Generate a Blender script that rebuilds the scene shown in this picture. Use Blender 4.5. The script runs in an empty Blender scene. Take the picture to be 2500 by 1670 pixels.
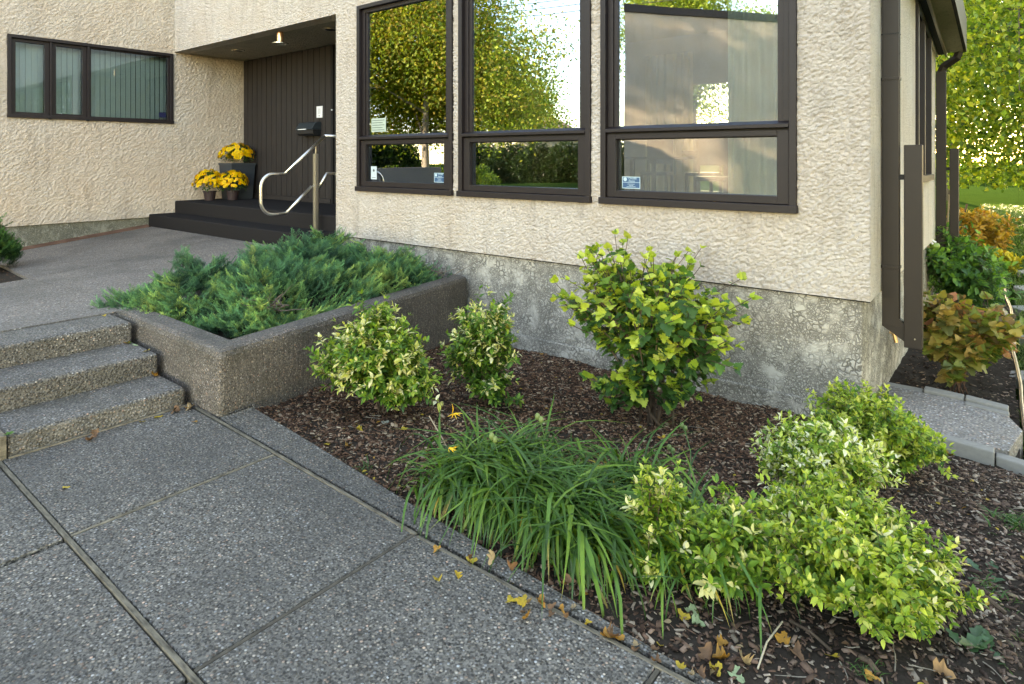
import bpy, bmesh, math, random
import numpy as np
from mathutils import Vector, Matrix

scene = bpy.context.scene
# ------------------------------------------------------------------ camera
EYE = 1.6
FPX, CXP, HY = 1540.0, 1250.0, 386.0
YAW = math.radians(38.7)
cam_d = bpy.data.cameras.new("camera")
cam = bpy.data.objects.new("camera", cam_d)
scene.collection.objects.link(cam)
cam.location = (0, 0, EYE)
cam.rotation_euler = (math.radians(90), 0, YAW)
cam_d.sensor_width = 36.0
cam_d.lens = 36.0 * FPX / 2500.0
cam_d.shift_y = (HY - 835.0) / 2500.0
cam_d.clip_start = 0.05
cam_d.clip_end = 2000
scene.camera = cam
# ------------------------------------------------------------------ light
SUN_DIR = Vector((-0.30, 1.0, 0.0)).normalized()
SUN_EL = math.radians(16)
world = bpy.data.worlds.new("World")
scene.world = world
world.use_nodes = True
wn = world.node_tree.nodes; wl = world.node_tree.links
sky = wn.new("ShaderNodeTexSky")
sky.sky_type = 'NISHITA'
sky.sun_disc = False
sky.sun_elevation = SUN_EL
sky.sun_rotation = math.atan2(SUN_DIR.x, SUN_DIR.y)
sky.altitude = 200; sky.air_density = 1.0; sky.dust_density = .15; sky.ozone_density = 1.0
wn["Background"].inputs[1].default_value = 0.15
wl.new(sky.outputs[0], wn["Background"].inputs[0])
sun_d = bpy.data.lights.new("sun", 'SUN')
sun_d.energy = 3.0; sun_d.angle = math.radians(0.6); sun_d.color = (1.0, 0.86, 0.66)
sun = bpy.data.objects.new("sun", sun_d)
scene.collection.objects.link(sun)
sd = Vector((SUN_DIR.x * math.cos(SUN_EL), SUN_DIR.y * math.cos(SUN_EL), math.sin(SUN_EL)))
sun.rotation_euler = sd.to_track_quat('Z', 'Y').to_euler()
sun.location = sd * 50
vs = scene.view_settings
vs.view_transform = 'Standard'; vs.look = 'None'; vs.gamma = 1.0
vs.exposure = 3.62
vs.use_curve_mapping = False
try:
    vs.use_white_balance = True
    vs.white_balance_temperature = 9800
    vs.white_balance_tint = 17
except Exception:
    pass
cy = scene.cycles
cy.max_bounces = 8; cy.diffuse_bounces = 4; cy.glossy_bounces = 4
cy.transmission_bounces = 4; cy.transparent_max_bounces = 12
cy.sample_clamp_indirect = 6.0
cy.caustics_reflective = False; cy.caustics_refractive = False

# ------------------------------------------------------------------ pixel -> place helpers
_R = np.array([math.cos(YAW), math.sin(YAW), 0.0])
_F = np.array([-math.sin(YAW), math.cos(YAW), 0.0])
_Z = np.array([0, 0, 1.0])
_C = np.array([0, 0, EYE])
def ray(u, v): return _F + (u - CXP) / FPX * _R + (HY - v) / FPX * _Z
def pz(u, v, z):
    d = ray(u, v); return _C + (z - EYE) / d[2] * d
def pY(u, v, y):
    d = ray(u, v); return _C + y / d[1] * d
def pX(u, v, x):
    d = ray(u, v); return _C + x / d[0] * d
def bedz(x, y):
    s = np.clip((np.asarray(y, float) - 1.9) / 3.25, 0, 1)
    return -0.03 - 0.35 * s
def upz(x, y):
    return 0.40 - 0.115 * np.clip(4.8 - np.asarray(y, float), 0, 6) * np.clip((-np.asarray(x, float) - 5.5) / 6.5, 0, 1.2)
def psurf(u, v, f):
    z = 0.0
    for _ in range(12):
        p = pz(u, v, z); z = float(f(p[0], p[1]))
    return pz(u, v, z)
CAMP = np.array([0, 0, EYE])
rng = np.random.default_rng(7)
random.seed(7)
COL = scene.collection

# ------------------------------------------------------------------ object helpers
def link(o, parent=None):
    COL.objects.link(o)
    if parent is not None: o.parent = parent
    return o
def tag(o, label=None, cat=None, group=None, kind=None):
    if label: o['label'] = label
    if cat: o['category'] = cat
    if group: o['group'] = group
    if kind: o['kind'] = kind
    return o
def thing(name, loc, label, cat, group=None, rz=0.0):
    o = bpy.data.objects.new(name, None)
    o.empty_display_size = 0.1
    o.location = loc; o.rotation_euler = (0, 0, rz)
    link(o)
    return tag(o, label, cat, group)
def mesh_np(name, V, Fs, mat=None, cols=None, smooth=False):
    """V (n,3); Fs (m,k) int array with constant k, or a list of faces"""
    me = bpy.data.meshes.new(name)
    V = np.asarray(V, np.float32)
    if isinstance(Fs, np.ndarray):
        m, k = Fs.shape
        me.vertices.add(len(V)); me.vertices.foreach_set('co', V.ravel())
        me.loops.add(m * k); me.polygons.add(m)
        me.loops.foreach_set('vertex_index', Fs.astype(np.int32).ravel())
        me.polygons.foreach_set('loop_start', np.arange(0, m * k, k, dtype=np.int32))
        me.polygons.foreach_set('loop_total', np.full(m, k, np.int32))
        me.update(calc_edges=True)
    else:
        me.from_pydata([tuple(map(float, v)) for v in V], [], [tuple(map(int, f)) for f in Fs])
    if cols is not None:
        a = me.attributes.new('Col', 'FLOAT_COLOR', 'POINT')
        c = np.ones((len(V), 4), np.float32); c[:, :3] = cols
        a.data.foreach_set('color', c.ravel())
    if smooth:
        me.polygons.foreach_set('use_smooth', np.ones(len(me.polygons), bool))
    if mat: me.materials.append(mat)
    return me
def obj(name, me, parent=None, loc=None):
    o = bpy.data.objects.new(name, me)
    link(o, parent)
    if parent is not None and loc is None:
        # meshes are given in world coordinates: cancel the parent's offset
        o.matrix_parent_inverse = parent_world_inv(parent)
    if loc is not None: o.location = loc
    return o
def parent_world_inv(p):
    m = Matrix.Identity(4)
    while p is not None:
        m = (Matrix.LocRotScale(p.location, p.rotation_euler, p.scale)) @ m if p.parent is None else (p.matrix_parent_inverse @ Matrix.LocRotScale(p.location, p.rotation_euler, p.scale)) @ m
        p = p.parent
    return m.inverted()
class MB:
    """collects shapes into ONE mesh"""
    def __init__(s): s.v = []; s.f = []; s.c = []
    def add(s, V, F, col=None):
        n = len(s.v); s.v += [tuple(map(float, p)) for p in V]; s.f += [tuple(i + n for i in f) for f in F]
        s.c += [col or (1, 1, 1)] * len(V)
    def box(s, x0, x1, y0, y1, z0, z1, col=None):
        x0, x1 = min(x0, x1), max(x0, x1); y0, y1 = min(y0, y1), max(y0, y1); z0, z1 = min(z0, z1), max(z0, z1)
        V = [(x0, y0, z0), (x1, y0, z0), (x1, y1, z0), (x0, y1, z0), (x0, y0, z1), (x1, y0, z1), (x1, y1, z1), (x0, y1, z1)]
        s.add(V, [(3, 2, 1, 0), (4, 5, 6, 7), (0, 1, 5, 4), (1, 2, 6, 5), (2, 3, 7, 6), (3, 0, 4, 7)], col)
    def prism(s, pts, z0, z1):
        n = len(pts)
        a0 = sum(pts[i][0] * pts[(i + 1) % n][1] - pts[(i + 1) % n][0] * pts[i][1] for i in range(n))
        if a0 < 0: pts = pts[::-1]
        zz0 = z0 if callable(z0) else (lambda x, y: z0); zz1 = z1 if callable(z1) else (lambda x, y: z1)
        V = [(p[0], p[1], zz0(p[0], p[1])) for p in pts] + [(p[0], p[1], zz1(p[0], p[1])) for p in pts]
        s.add(V, [tuple(range(n - 1, -1, -1)), tuple(range(n, 2 * n))] + [(i, (i + 1) % n, n + (i + 1) % n, n + i) for i in range(n)])
    def tube(s, pts, r, seg=8, cap=True, col=None):
        pts = [Vector(p) for p in pts]; n = len(pts)
        rr = r if hasattr(r, '__len__') else [r] * n
        V = []; up = Vector((0, 0, 1)); prev = None
        for i, p in enumerate(pts):
            d = (pts[min(i + 1, n - 1)] - pts[max(i - 1, 0)]).normalized()
            if prev is None:
                a = d.cross(Vector((0, 0, 1)))
                if a.length < 1e-3: a = d.cross(Vector((1, 0, 0)))
                a.normalize()
            else:
                a = (prev - d * prev.dot(d)).normalized()
            prev = a; b = d.cross(a)
            for k in range(seg):
                t = 2 * math.pi * k / seg
                V.append(p + (a * math.cos(t) + b * math.sin(t)) * rr[i])
        F = []
        for i in range(n - 1):
            for k in range(seg):
                k2 = (k + 1) % seg
                F.append((i * seg + k, i * seg + k2, (i + 1) * seg + k2, (i + 1) * seg + k))
        if cap:
            F.append(tuple(range(seg - 1, -1, -1))); F.append(tuple((n - 1) * seg + k for k in range(seg)))
        s.add(V, F, col)
    def lathe(s, prof, cx=0, cy=0, seg=24, col=None):
        V = []; F = []
        for r, z in prof:
            for k in range(seg):
                t = 2 * math.pi * k / seg; V.append((cx + r * math.cos(t), cy + r * math.sin(t), z))
        for i in range(len(prof) - 1):
            for k in range(seg):
                k2 = (k + 1) % seg
                F.append((i * seg + k, i * seg + k2, (i + 1) * seg + k2, (i + 1) * seg + k))
        F.append(tuple(range(seg - 1, -1, -1))); F.append(tuple((len(prof) - 1) * seg + k for k in range(seg)))
        s.add(V, F, col)
    def build(s, name, mat, parent=None, bevel=0.0, smooth=False, segs=2, cols=False, loc=None):
        me = bpy.data.meshes.new(name)
        me.from_pydata(s.v, [], s.f)
        if cols:
            a = me.attributes.new('Col', 'FLOAT_COLOR', 'POINT')
            c = np.ones((len(s.v), 4), np.float32); c[:, :3] = np.array(s.c); a.data.foreach_set('color', c.ravel())
        if bevel > 0:
            bm = bmesh.new(); bm.from_mesh(me)
            ed = [e for e in bm.edges if len(e.link_faces) == 2 and e.calc_face_angle(0) > 0.5]
            bmesh.ops.bevel(bm, geom=ed, offset=bevel, segments=segs, affect='EDGES', clamp_overlap=True, profile=0.5)
            bm.to_mesh(me); bm.free()
        if smooth: me.polygons.foreach_set('use_smooth', np.ones(len(me.polygons), bool))
        if mat: me.materials.append(mat)
        return obj(name, me, parent, loc)

# ------------------------------------------------------------------ materials
class NT:
    def __init__(s, name):
        s.m = bpy.data.materials.new(name); s.m.use_nodes = True
        s.t = s.m.node_tree; s.p = s.t.nodes['Principled BSDF']; s.out = s.t.nodes['Material Output']
        s.tc = None
    def n(s, typ, **kw):
        nd = s.t.nodes.new(typ)
        for k, v in kw.items():
            if k.startswith('i_'):
                key = k[2:]; key = int(key) if key.isdigit() else key
                nd.inputs[key].default_value = v
            else: setattr(nd, k, v)
        return nd
    def l(s, a, b): s.t.links.new(a, b)
    def co(s):
        if s.tc is None: s.tc = s.n('ShaderNodeTexCoord')
        return s.tc.outputs['Object']
    def geo(s):
        return s.n('ShaderNodeNewGeometry').outputs['Position']
    def noise(s, scale, detail=3, rough=.55, vec=None, dist=0.0):
        nd = s.n('ShaderNodeTexNoise'); nd.inputs['Scale'].default_value = scale
        nd.inputs['Detail'].default_value = detail; nd.inputs['Roughness'].default_value = rough
        nd.inputs['Distortion'].default_value = dist
        s.l(vec if vec is not None else s.geo(), nd.inputs['Vector']); return nd
    def vor(s, scale, feature='F1', vec=None, rand=1.0, smooth=None):
        nd = s.n('ShaderNodeTexVoronoi', feature=feature); nd.inputs['Scale'].default_value = scale
        nd.inputs['Randomness'].default_value = rand
        if smooth is not None and 'Smoothness' in nd.inputs: nd.inputs['Smoothness'].default_value = smooth
        s.l(vec if vec is not None else s.geo(), nd.inputs['Vector']); return nd
    def ramp(s, fac, stops, interp='LINEAR'):
        nd = s.n('ShaderNodeValToRGB'); cr = nd.color_ramp; cr.interpolation = interp
        while len(cr.elements) < len(stops): cr.elements.new(0.5)
        for e, (p, c) in zip(cr.elements, stops):
            e.position = p; e.color = (c, c, c, 1) if not hasattr(c, '__len__') else (*c, 1)
        s.l(fac, nd.inputs[0]); return nd.outputs[0]
    def mix(s, a, b, fac, mode='MIX'):
        nd = s.n('ShaderNodeMix', data_type='RGBA', blend_type=mode)
        for v, i in ((fac, 0), (a, 6), (b, 7)):
            if hasattr(v, 'is_linked') or hasattr(v, 'links'): s.l(v, nd.inputs[i])
            elif i == 0: nd.inputs[0].default_value = v
            else: nd.inputs[i].default_value = (*v, 1) if len(v) == 3 else v
        return nd.outputs[2]
    def math(s, op, a, b=0.0, clamp=False):
        nd = s.n('ShaderNodeMath', operation=op); nd.use_clamp = clamp
        for v, i in ((a, 0), (b, 1)):
            if hasattr(v, 'links'): s.l(v, nd.inputs[i])
            else: nd.inputs[i].default_value = v
        return nd.outputs[0]
    def scalev(s, vec, sc):
        nd = s.n('ShaderNodeVectorMath', operation='MULTIPLY'); s.l(vec, nd.inputs[0]); nd.inputs[1].default_value = sc; return nd.outputs[0]
    def bump(s, h, strength=.5, dist=.01, prev=None):
        nd = s.n('ShaderNodeBump'); nd.inputs['Strength'].default_value = strength; nd.inputs['Distance'].default_value = dist
        s.l(h, nd.inputs['Height'])
        if prev is not None: s.l(prev, nd.inputs['Normal'])
        return nd.outputs[0]
    def fin(s, col=None, rough=.8, normal=None, spec=.3, metal=0.0):
        if col is not None:
            if hasattr(col, 'links'): s.l(col, s.p.inputs['Base Color'])
            else: s.p.inputs['Base Color'].default_value = (*col, 1)
        if hasattr(rough, 'links'): s.l(rough, s.p.inputs['Roughness'])
        else: s.p.inputs['Roughness'].default_value = rough
        s.p.inputs['Specular IOR Level'].default_value = spec
        s.p.inputs['Metallic'].default_value = metal
        if normal is not None: s.l(normal, s.p.inputs['Normal'])
        return s.m

def m_plain(name, col, rough=.6, spec=.4, metal=0.0, var=.15, scale=18, bump=.0):
    m = NT(name)
    n = m.noise(scale, 4)
    c = m.mix([x * (1 - var) for x in col], [min(1, x * (1 + var)) for x in col], n.outputs[0])
    nb = m.bump(n.outputs[0], bump, .004) if bump else None
    return m.fin(c, rough, nb, spec, metal)
def m_stucco(name, base, light, pit, disp=0.0):
    m = NT(name)
    big = m.noise(1.3, 4)
    st = m.noise(2.2, 5, .6, m.scalev(m.geo(), (3, 3, .5)))
    wv = m.noise(9, 3)
    vec = m.n('ShaderNodeVectorMath', operation='ADD'); m.l(m.geo(), vec.inputs[0])
    dv = m.n('ShaderNodeVectorMath', operation='SCALE'); m.l(wv.outputs['Color'], dv.inputs[0]); dv.inputs['Scale'].default_value = .05
    m.l(dv.outputs[0], vec.inputs[1])
    sq = m.scalev(vec.outputs[0], (1, 1, 1.5))
    n1 = m.noise(25, 4, .7, sq, .0)
    n3 = m.noise(70, 3, .65, sq, .0)
    vv = m.vor(34, 'SMOOTH_F1', sq, smooth=.3)
    n2 = m.noise(170, 2, .6)
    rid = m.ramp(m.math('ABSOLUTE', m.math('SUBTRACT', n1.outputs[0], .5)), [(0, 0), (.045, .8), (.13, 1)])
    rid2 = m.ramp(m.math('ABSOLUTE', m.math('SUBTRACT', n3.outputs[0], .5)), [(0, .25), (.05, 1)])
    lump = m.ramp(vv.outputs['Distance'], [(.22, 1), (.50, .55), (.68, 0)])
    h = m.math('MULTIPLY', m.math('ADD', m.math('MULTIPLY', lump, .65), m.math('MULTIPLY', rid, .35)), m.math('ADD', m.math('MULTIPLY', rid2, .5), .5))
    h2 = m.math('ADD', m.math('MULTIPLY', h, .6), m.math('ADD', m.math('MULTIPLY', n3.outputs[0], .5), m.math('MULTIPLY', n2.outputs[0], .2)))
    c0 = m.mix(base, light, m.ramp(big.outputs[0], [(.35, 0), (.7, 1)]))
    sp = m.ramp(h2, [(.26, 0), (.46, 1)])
    c1 = m.mix(pit, c0, sp)  # hollows darkened in the colour, standing in for crevice shade along with dirt
    fl = m.ramp(n2.outputs[0], [(.55, 0), (.72, 1)])
    c2 = m.mix(c1, [min(.8, x * 1.25) for x in light], m.math('MULTIPLY', fl, .35))
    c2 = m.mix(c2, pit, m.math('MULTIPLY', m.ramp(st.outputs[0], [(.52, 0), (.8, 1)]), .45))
    if disp:
        dn = m.n('ShaderNodeDisplacement'); dn.inputs['Midlevel'].default_value = .9; dn.inputs['Scale'].default_value = disp
        m.l(m.math('ADD', m.math('MULTIPLY', h, .75), m.math('MULTIPLY', n1.outputs[0], .5)), dn.inputs['Height']); m.l(dn.outputs[0], m.out.inputs['Displacement']); m.m.displacement_method = 'DISPLACEMENT'
        return m.fin(c2, .95, m.bump(h2, .9, .02), .15)
    return m.fin(c2, .95, m.bump(h2, 1.0, .034), .15)
def m_parge(name, base, dark, tint):
    m = NT(name)
    wv = m.noise(7, 3)
    vec = m.n('ShaderNodeVectorMath', operation='ADD'); m.l(m.geo(), vec.inputs[0])
    dv = m.n('ShaderNodeVectorMath', operation='SCALE'); m.l(wv.outputs['Color'], dv.inputs[0]); dv.inputs['Scale'].default_value = .16
    m.l(dv.outputs[0], vec.inputs[1])
    e = m.vor(21, 'DISTANCE_TO_EDGE', vec.outputs[0])
    e2 = m.vor(47, 'DISTANCE_TO_EDGE', vec.outputs[0])
    msk = m.ramp(m.noise(5, 3).outputs[0], [(.42, 1), (.66, 0)])
    msk2 = m.ramp(m.noise(6.5, 3).outputs[0], [(.48, 1), (.62, 0)])
    l1 = m.ramp(e.outputs['Distance'], [(0, 1), (.05, .8), (.17, 0)])
    l2 = m.ramp(e2.outputs['Distance'], [(0, 1), (.08, .8), (.24, 0)])
    ln = m.math('MAXIMUM', m.math('MULTIPLY', l1, msk), m.math('MULTIPLY', m.math('MULTIPLY', l2, msk2), .9))
    big = m.noise(1.6, 4)
    c0 = m.mix(base, tint, m.ramp(big.outputs[0], [(.35, 0), (.65, 1)]))
    fine = m.noise(90, 3)
    c0 = m.mix(c0, [x * .75 for x in base], m.math('MULTIPLY', fine.outputs[0], .4))
    c1 = m.mix(c0, dark, m.math('MULTIPLY', ln, .78))
    h = m.math('SUBTRACT', m.math('MULTIPLY', fine.outputs[0], .25), ln)
    return m.fin(c1, .92, m.bump(h, .8, .008), .15)
def m_aggregate(name, scale, mort, lo, hi, bright=1.0, moss=0.0):
    m = NT(name)
    v = m.vor(scale, 'F1', rand=1.0)
    v2 = m.vor(scale * 1.9, 'F1', rand=1.0)
    cs = m.n('ShaderNodeSeparateColor'); m.l(v.outputs['Color'], cs.inputs[0])
    cs2 = m.n('ShaderNodeSeparateColor'); m.l(v2.outputs['Color'], cs2.inputs[0])
    tone = m.ramp(cs.outputs[0], [(0, lo), (.28, [a * .5 + b * .2 for a, b in zip(lo, hi)]), (.62, [b * .72 for b in hi]), (.93, hi), (1.0, [min(.6, x * 1.5) for x in hi])])
    hue = m.ramp(cs.outputs[1], [(0, (.85, .95, 1.1)), (.5, (1, 1, 1)), (.85, (1.12, 1, .9)), (1, (1.35, .92, .8))])
    c = m.mix(tone, hue, 1.0, 'MULTIPLY')
    tone2 = m.ramp(cs2.outputs[0], [(0, lo), (.9, hi)])
    gapf = m.ramp(v.outputs['Distance'], [(.28, 0), (.44, 1)])
    c = m.mix(c, m.mix(mort, tone2, .45), gapf)
    big = m.noise(.9, 6, .65)
    c = m.mix(c, [.045, .043, .040], m.math('MULTIPLY', m.ramp(big.outputs[0], [(.42, 0), (.64, 1)]), .55))
    if moss:
        mo = m.noise(3.5, 5, .65)
        c = m.mix(c, (.035, .033, .022), m.math('MULTIPLY', m.ramp(mo.outputs[0], [(.48, 0), (.7, 1)]), moss))
    h = m.math('SUBTRACT', 1.0, m.math('MINIMUM', v.outputs['Distance'], .62))
    return m.fin(c, .72, m.bump(h, 1.0, .010), .35)
def m_leaf(name, gloss=.45, trans=.35, var=.25):
    m = NT(name)
    a = m.n('ShaderNodeAttribute', attribute_name='Col')
    n = m.noise(60, 2)
    c = m.mix(a.outputs['Color'], m.mix(a.outputs['Color'], (0, 0, 0), var), n.outputs[0])
    m.fin(c, gloss, None, .35)
    tr = m.n('ShaderNodeBsdfTranslucent'); tc = m.mix(c, (1.15, 1.2, .6), 1.0, 'MULTIPLY'); m.l(tc, tr.inputs[0])
    mx = m.n('ShaderNodeMixShader'); mx.inputs[0].default_value = trans
    m.l(m.p.outputs[0], mx.inputs[1]); m.l(tr.outputs[0], mx.inputs[2]); m.l(mx.outputs[0], m.out.inputs[0])
    return m.m
def m_attr(name, rough=.85, spec=.2, grain=0.0):
    m = NT(name)
    a = m.n('ShaderNodeAttribute', attribute_name='Col')
    c = a.outputs['Color']
    n = m.noise(120, 4)
    c = m.mix(c, m.mix(c, (0, 0, 0), .5), n.outputs[0])
    return m.fin(c, rough, m.bump(n.outputs[0], .4, .003) if grain else None, spec)
def m_glass(name, refl=.34, tint=(.86, .93, .90)):
    m = NT(name)
    fr = m.n('ShaderNodeFresnel'); fr.inputs[0].default_value = 1.5
    f = m.math('ADD', m.math('MULTIPLY', fr.outputs[0], 1.0), refl, True)
    tr = m.n('ShaderNodeBsdfTransparent'); tr.inputs[0].default_value = (*tint, 1)
    gl = m.n('ShaderNodeBsdfGlossy'); gl.inputs['Roughness'].default_value = 0.0; gl.inputs['Color'].default_value = (.66, .79, 1.0, 1)
    wob = m.noise(1.1, 1)
    m.l(m.bump(wob.outputs[0], .045, .02), gl.inputs['Normal'])
    mx = m.n('ShaderNodeMixShader'); m.l(f, mx.inputs[0]); m.l(tr.outputs[0], mx.inputs[1]); m.l(gl.outputs[0], mx.inputs[2])
    m.l(mx.outputs[0], m.out.inputs[0]); return m.m
def m_wood(name, c1, c2, axis=(1, 1, 1), scale=1.0, rough=.8):
    m = NT(name)
    v = m.scalev(m.geo(), axis)
    n = m.noise(18 * scale, 5, .65, v)
    c = m.mix(c1, c2, m.ramp(n.outputs[0], [(.3, 0), (.7, 1)]))
    return m.fin(c, rough, m.bump(n.outputs[0], .35, .004), .25)

M = {}
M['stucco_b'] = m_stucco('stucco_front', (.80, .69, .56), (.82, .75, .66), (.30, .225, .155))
M['stucco_a'] = m_stucco('stucco_wing', (.82, .64, .465), (.82, .69, .54), (.32, .215, .13))
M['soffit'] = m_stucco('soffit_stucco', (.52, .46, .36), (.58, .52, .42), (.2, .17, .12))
M['parge'] = m_parge('parged_foundation', (.47, .44, .385), (.04, .036, .030), (.42, .395, .345))
M['parge_a'] = m_parge('parged_foundation_wing', (.30, .285, .22), (.07, .065, .045), (.25, .24, .20))
M['stucco_bd'] = m_stucco('stucco_front_dashed', (.60, .515, .445), (.64, .58, .53), (.17, .13, .10), .027)
M['stucco_ad'] = m_stucco('stucco_wing_dashed', (.63, .51, .41), (.65, .56, .475), (.20, .145, .105), .030)
M['slab'] = m_aggregate('exposed_aggregate', 72, (.026, .0235, .020), (.022, .020, .018), (.31, .285, .25))
M['slab_up'] = m_aggregate('exposed_aggregate_upper', 56, (.085, .072, .064), (.06, .05, .045), (.40, .35, .30))
M['step'] = m_aggregate('exposed_aggregate_steps', 66, (.04, .036, .031), (.032, .029, .026), (.33, .30, .265), moss=.45)
M['planter'] = m_aggregate('exposed_aggregate_planter', 76, (.04, .035, .030), (.034, .029, .026), (.33, .28, .24), moss=.5)
M['pad'] = m_aggregate('washed_pebble', 46, (.10, .09, .08), (.12, .11, .10), (.46, .42, .39))
M['block'] = m_plain('grey_paver', (.22, .21, .19), .9, .2, var=.2, scale=30, bump=.5)
M['frame'] = m_plain('brown_frame_paint', (.016, .011, .0115), .5, .3, var=.12, scale=9)
M['frame_dark'] = m_plain('dark_gasket', (.008, .008, .009), .6, .3)
M['board'] = m_wood('dark_brown_cladding', (.021, .0175, .0165), (.031, .026, .0245), (1, 1, .08), 1.2, .65)
M['carpet'] = m_plain('charcoal_carpet', (.021, .019, .019), 1.0, .05, var=.35, scale=220, bump=.7)
M['divider'] = m_wood('weathered_divider_wood', (.04, .034, .026), (.19, .165, .125), (.35, 1.6, 1), 2.0, .9)
M['divider_x'] = m_wood('weathered_divider_wood_across', (.05, .042, .03), (.25, .21, .155), (1.6, .35, 1), 2.0, .9)
M['divider_dark'] = m_wood('dark_divider_wood', (.045, .038, .03), (.10, .085, .065), (1, 1, 1), 1.0, .95)
M['steel'] = m_plain('brushed_steel', (.62, .60, .56), .28, .5, 1.0, var=.08, scale=40)
M['post'] = m_plain('satin_steel_post', (.50, .47, .41), .35, .5, 1.0, var=.1, scale=30)
M['glass'] = m_glass('window_glass', .25, (.74, .82, .78))
M['glass_a'] = m_glass('window_glass_wing', .04, (.88, .94, .93))
M['downspout'] = m_plain('brown_downspout', (.016, .011, .009), .5, .3, var=.10, scale=12)
M['soil'] = m_plain('dark_soil', (.034, .026, .020), 1.0, .1, var=.5, scale=60, bump=1.0)
M['leafg'] = m_leaf('shrub_leaf')
M['leafj'] = m_leaf('juniper_needle', .55, .22)
M['leaft'] = m_leaf('tree_leaf', .5, .5)
M['blade'] = m_leaf('daylily_blade', .38, .25, .15)
M['bark'] = m_wood('shrub_bark', (.055, .035, .024), (.12, .085, .06), (1, 1, .3), 3, .9)
M['bark_tree'] = m_wood('tree_bark', (.06, .05, .04), (.16, .13, .10), (1, 1, .25), .6, .95)
M['chip'] = m_attr('bark_chips', .9, .15, 1)
M['dead'] = m_attr('fallen_leaf', .6, .25)
M['white'] = m_plain('white_plastic', (.72, .73, .75), .4, .4, var=.04)
M['black'] = m_plain('black_plastic', (.012, .013, .015), .35, .45, var=.2)
M['petal'] = m_leaf('petal', .6, .25, .15)
# ================================================================== THE HOUSE
YB = 5.151; XA = -12.05; XC = -.825; YD = 6.47; XE = -7.168
WTOP = 6.7; SILLZ = .565; HDZ = 3.541; PORCH = .82
house = thing('house', (0, 0, 0), 'cream stucco bungalow with dark brown windows and a recessed boarded entrance', 'house')

def wall_grid(mb, A, Zs, holes, o0, o1, axis, fine=None, res=.01, zmax=3.9):
    """wall between planes o0 (outer) and o1 (inner); holes = [(a0,a1,z0,z1)]"""
    A = sorted(set(A + [h[0] for h in holes] + [h[1] for h in holes])); Zs = sorted(set(Zs + [h[2] for h in holes] + [h[3] for h in holes]))
    A = [a for a in A if A[0] <= a <= A[-1]]
    def solid(i, j):
        if i < 0 or j < 0 or i >= len(A) - 1 or j >= len(Zs) - 1: return False
        a = (A[i] + A[i + 1]) / 2; z = (Zs[j] + Zs[j + 1]) / 2
        return not any(h[0] < a < h[1] and h[2] < z < h[3] for h in holes)
    def P(a, o, z): return (a, o, z) if axis == 'Y' else (o, a, z)
    def q(p):
        mb.add(p, [(0, 1, 2, 3)])
    for i in range(len(A) - 1):
        for j in range(len(Zs) - 1):
            if not solid(i, j): continue
            a0, a1, z0, z1 = A[i], A[i + 1], Zs[j], Zs[j + 1]
            if fine is None or z0 >= zmax: q([P(a0, o0, z0), P(a1, o0, z0), P(a1, o0, z1), P(a0, o0, z1)])
            else: fine.append((a0, a1, z0, z1, o0, axis, res))
            q([P(a0, o1, z0), P(a0, o1, z1), P(a1, o1, z1), P(a1, o1, z0)])
            if not solid(i - 1, j): q([P(a0, o0, z0), P(a0, o0, z1), P(a0, o1, z1), P(a0, o1, z0)])
            if not solid(i + 1, j): q([P(a1, o0, z0), P(a1, o1, z0), P(a1, o1, z1), P(a1, o0, z1)])
            if not solid(i, j - 1): q([P(a0, o0, z0), P(a0, o1, z0), P(a1, o1, z0), P(a1, o0, z0)])
            if not solid(i, j + 1): q([P(a0, o0, z1), P(a1, o0, z1), P(a1, o1, z1), P(a0, o1, z1)])

def fine_sheet(name, cells, mat, parent, flip):
    Vs, Fs, off = [], [], 0
    for (a0, a1, z0, z1, o, axis, res) in cells:
        na = max(1, int(round((a1 - a0) / res))); nz = max(1, int(round((z1 - z0) / res)))
        A_, Z_ = np.meshgrid(np.linspace(a0, a1, na + 1), np.linspace(z0, z1, nz + 1), indexing='ij'); O = np.full(A_.shape, o)
        V = np.stack([A_, O, Z_] if axis == 'Y' else [O, A_, Z_], -1).reshape(-1, 3)
        i, j = np.meshgrid(np.arange(na), np.arange(nz), indexing='ij'); k = (i * (nz + 1) + j).ravel()
        F = np.stack([k, k + nz + 1, k + nz + 2, k + 1], -1)
        if flip: F = F[:, ::-1]
        Vs.append(V); Fs.append(F + off); off += len(V)
    return obj(name, mesh_np(name, np.concatenate(Vs), np.concatenate(Fs), mat, smooth=True), parent)
WIN = [(-6.70, -4.985), (-4.885, -3.165), (-3.052, -1.322)]
WZ0, WZ1 = 1.186, 3.574
WT = .24
fine = []
mb = MB()
holes = [(a, b, WZ0, WZ1) for a, b in WIN] + [(XA, XE, SILLZ, HDZ)]
wall_grid(mb, [XA + .002, XC], [SILLZ, 4.7, WTOP], holes, YB, YB + WT, 'Y', fine, .0095, 4.6)
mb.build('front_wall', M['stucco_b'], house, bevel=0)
fine_sheet('front_stucco', fine, M['stucco_bd'], house, False)
fine = []
# wing wall (faces +X), window in it, continues into the recess
AW = (2.70, 5.13, 2.235, 3.505)
mb = MB(); wall_grid(mb, [1.3, YD + .3], [.55, 4.6, 4.7], [AW], XA, XA - .24, 'X', fine, .018, 4.59)
o = mb.build('wing_wall', M['stucco_a'], house)
fine_sheet('wing_stucco', fine, M['stucco_ad'], house, False)
# side wall (faces +X at the right corner), with a tall window
CW = (7.72, 9.02, 1.34, 3.30)
SL = .1463
def soff(y): return 2.955 + SL * (9.76 - y)
mb = MB(); wall_grid(mb, [YB + WT + .001, 9.76], [SILLZ, WTOP], [CW], XC, XC - .24, 'X')
mb.build('side_wall', M['stucco_b'], house)
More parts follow.
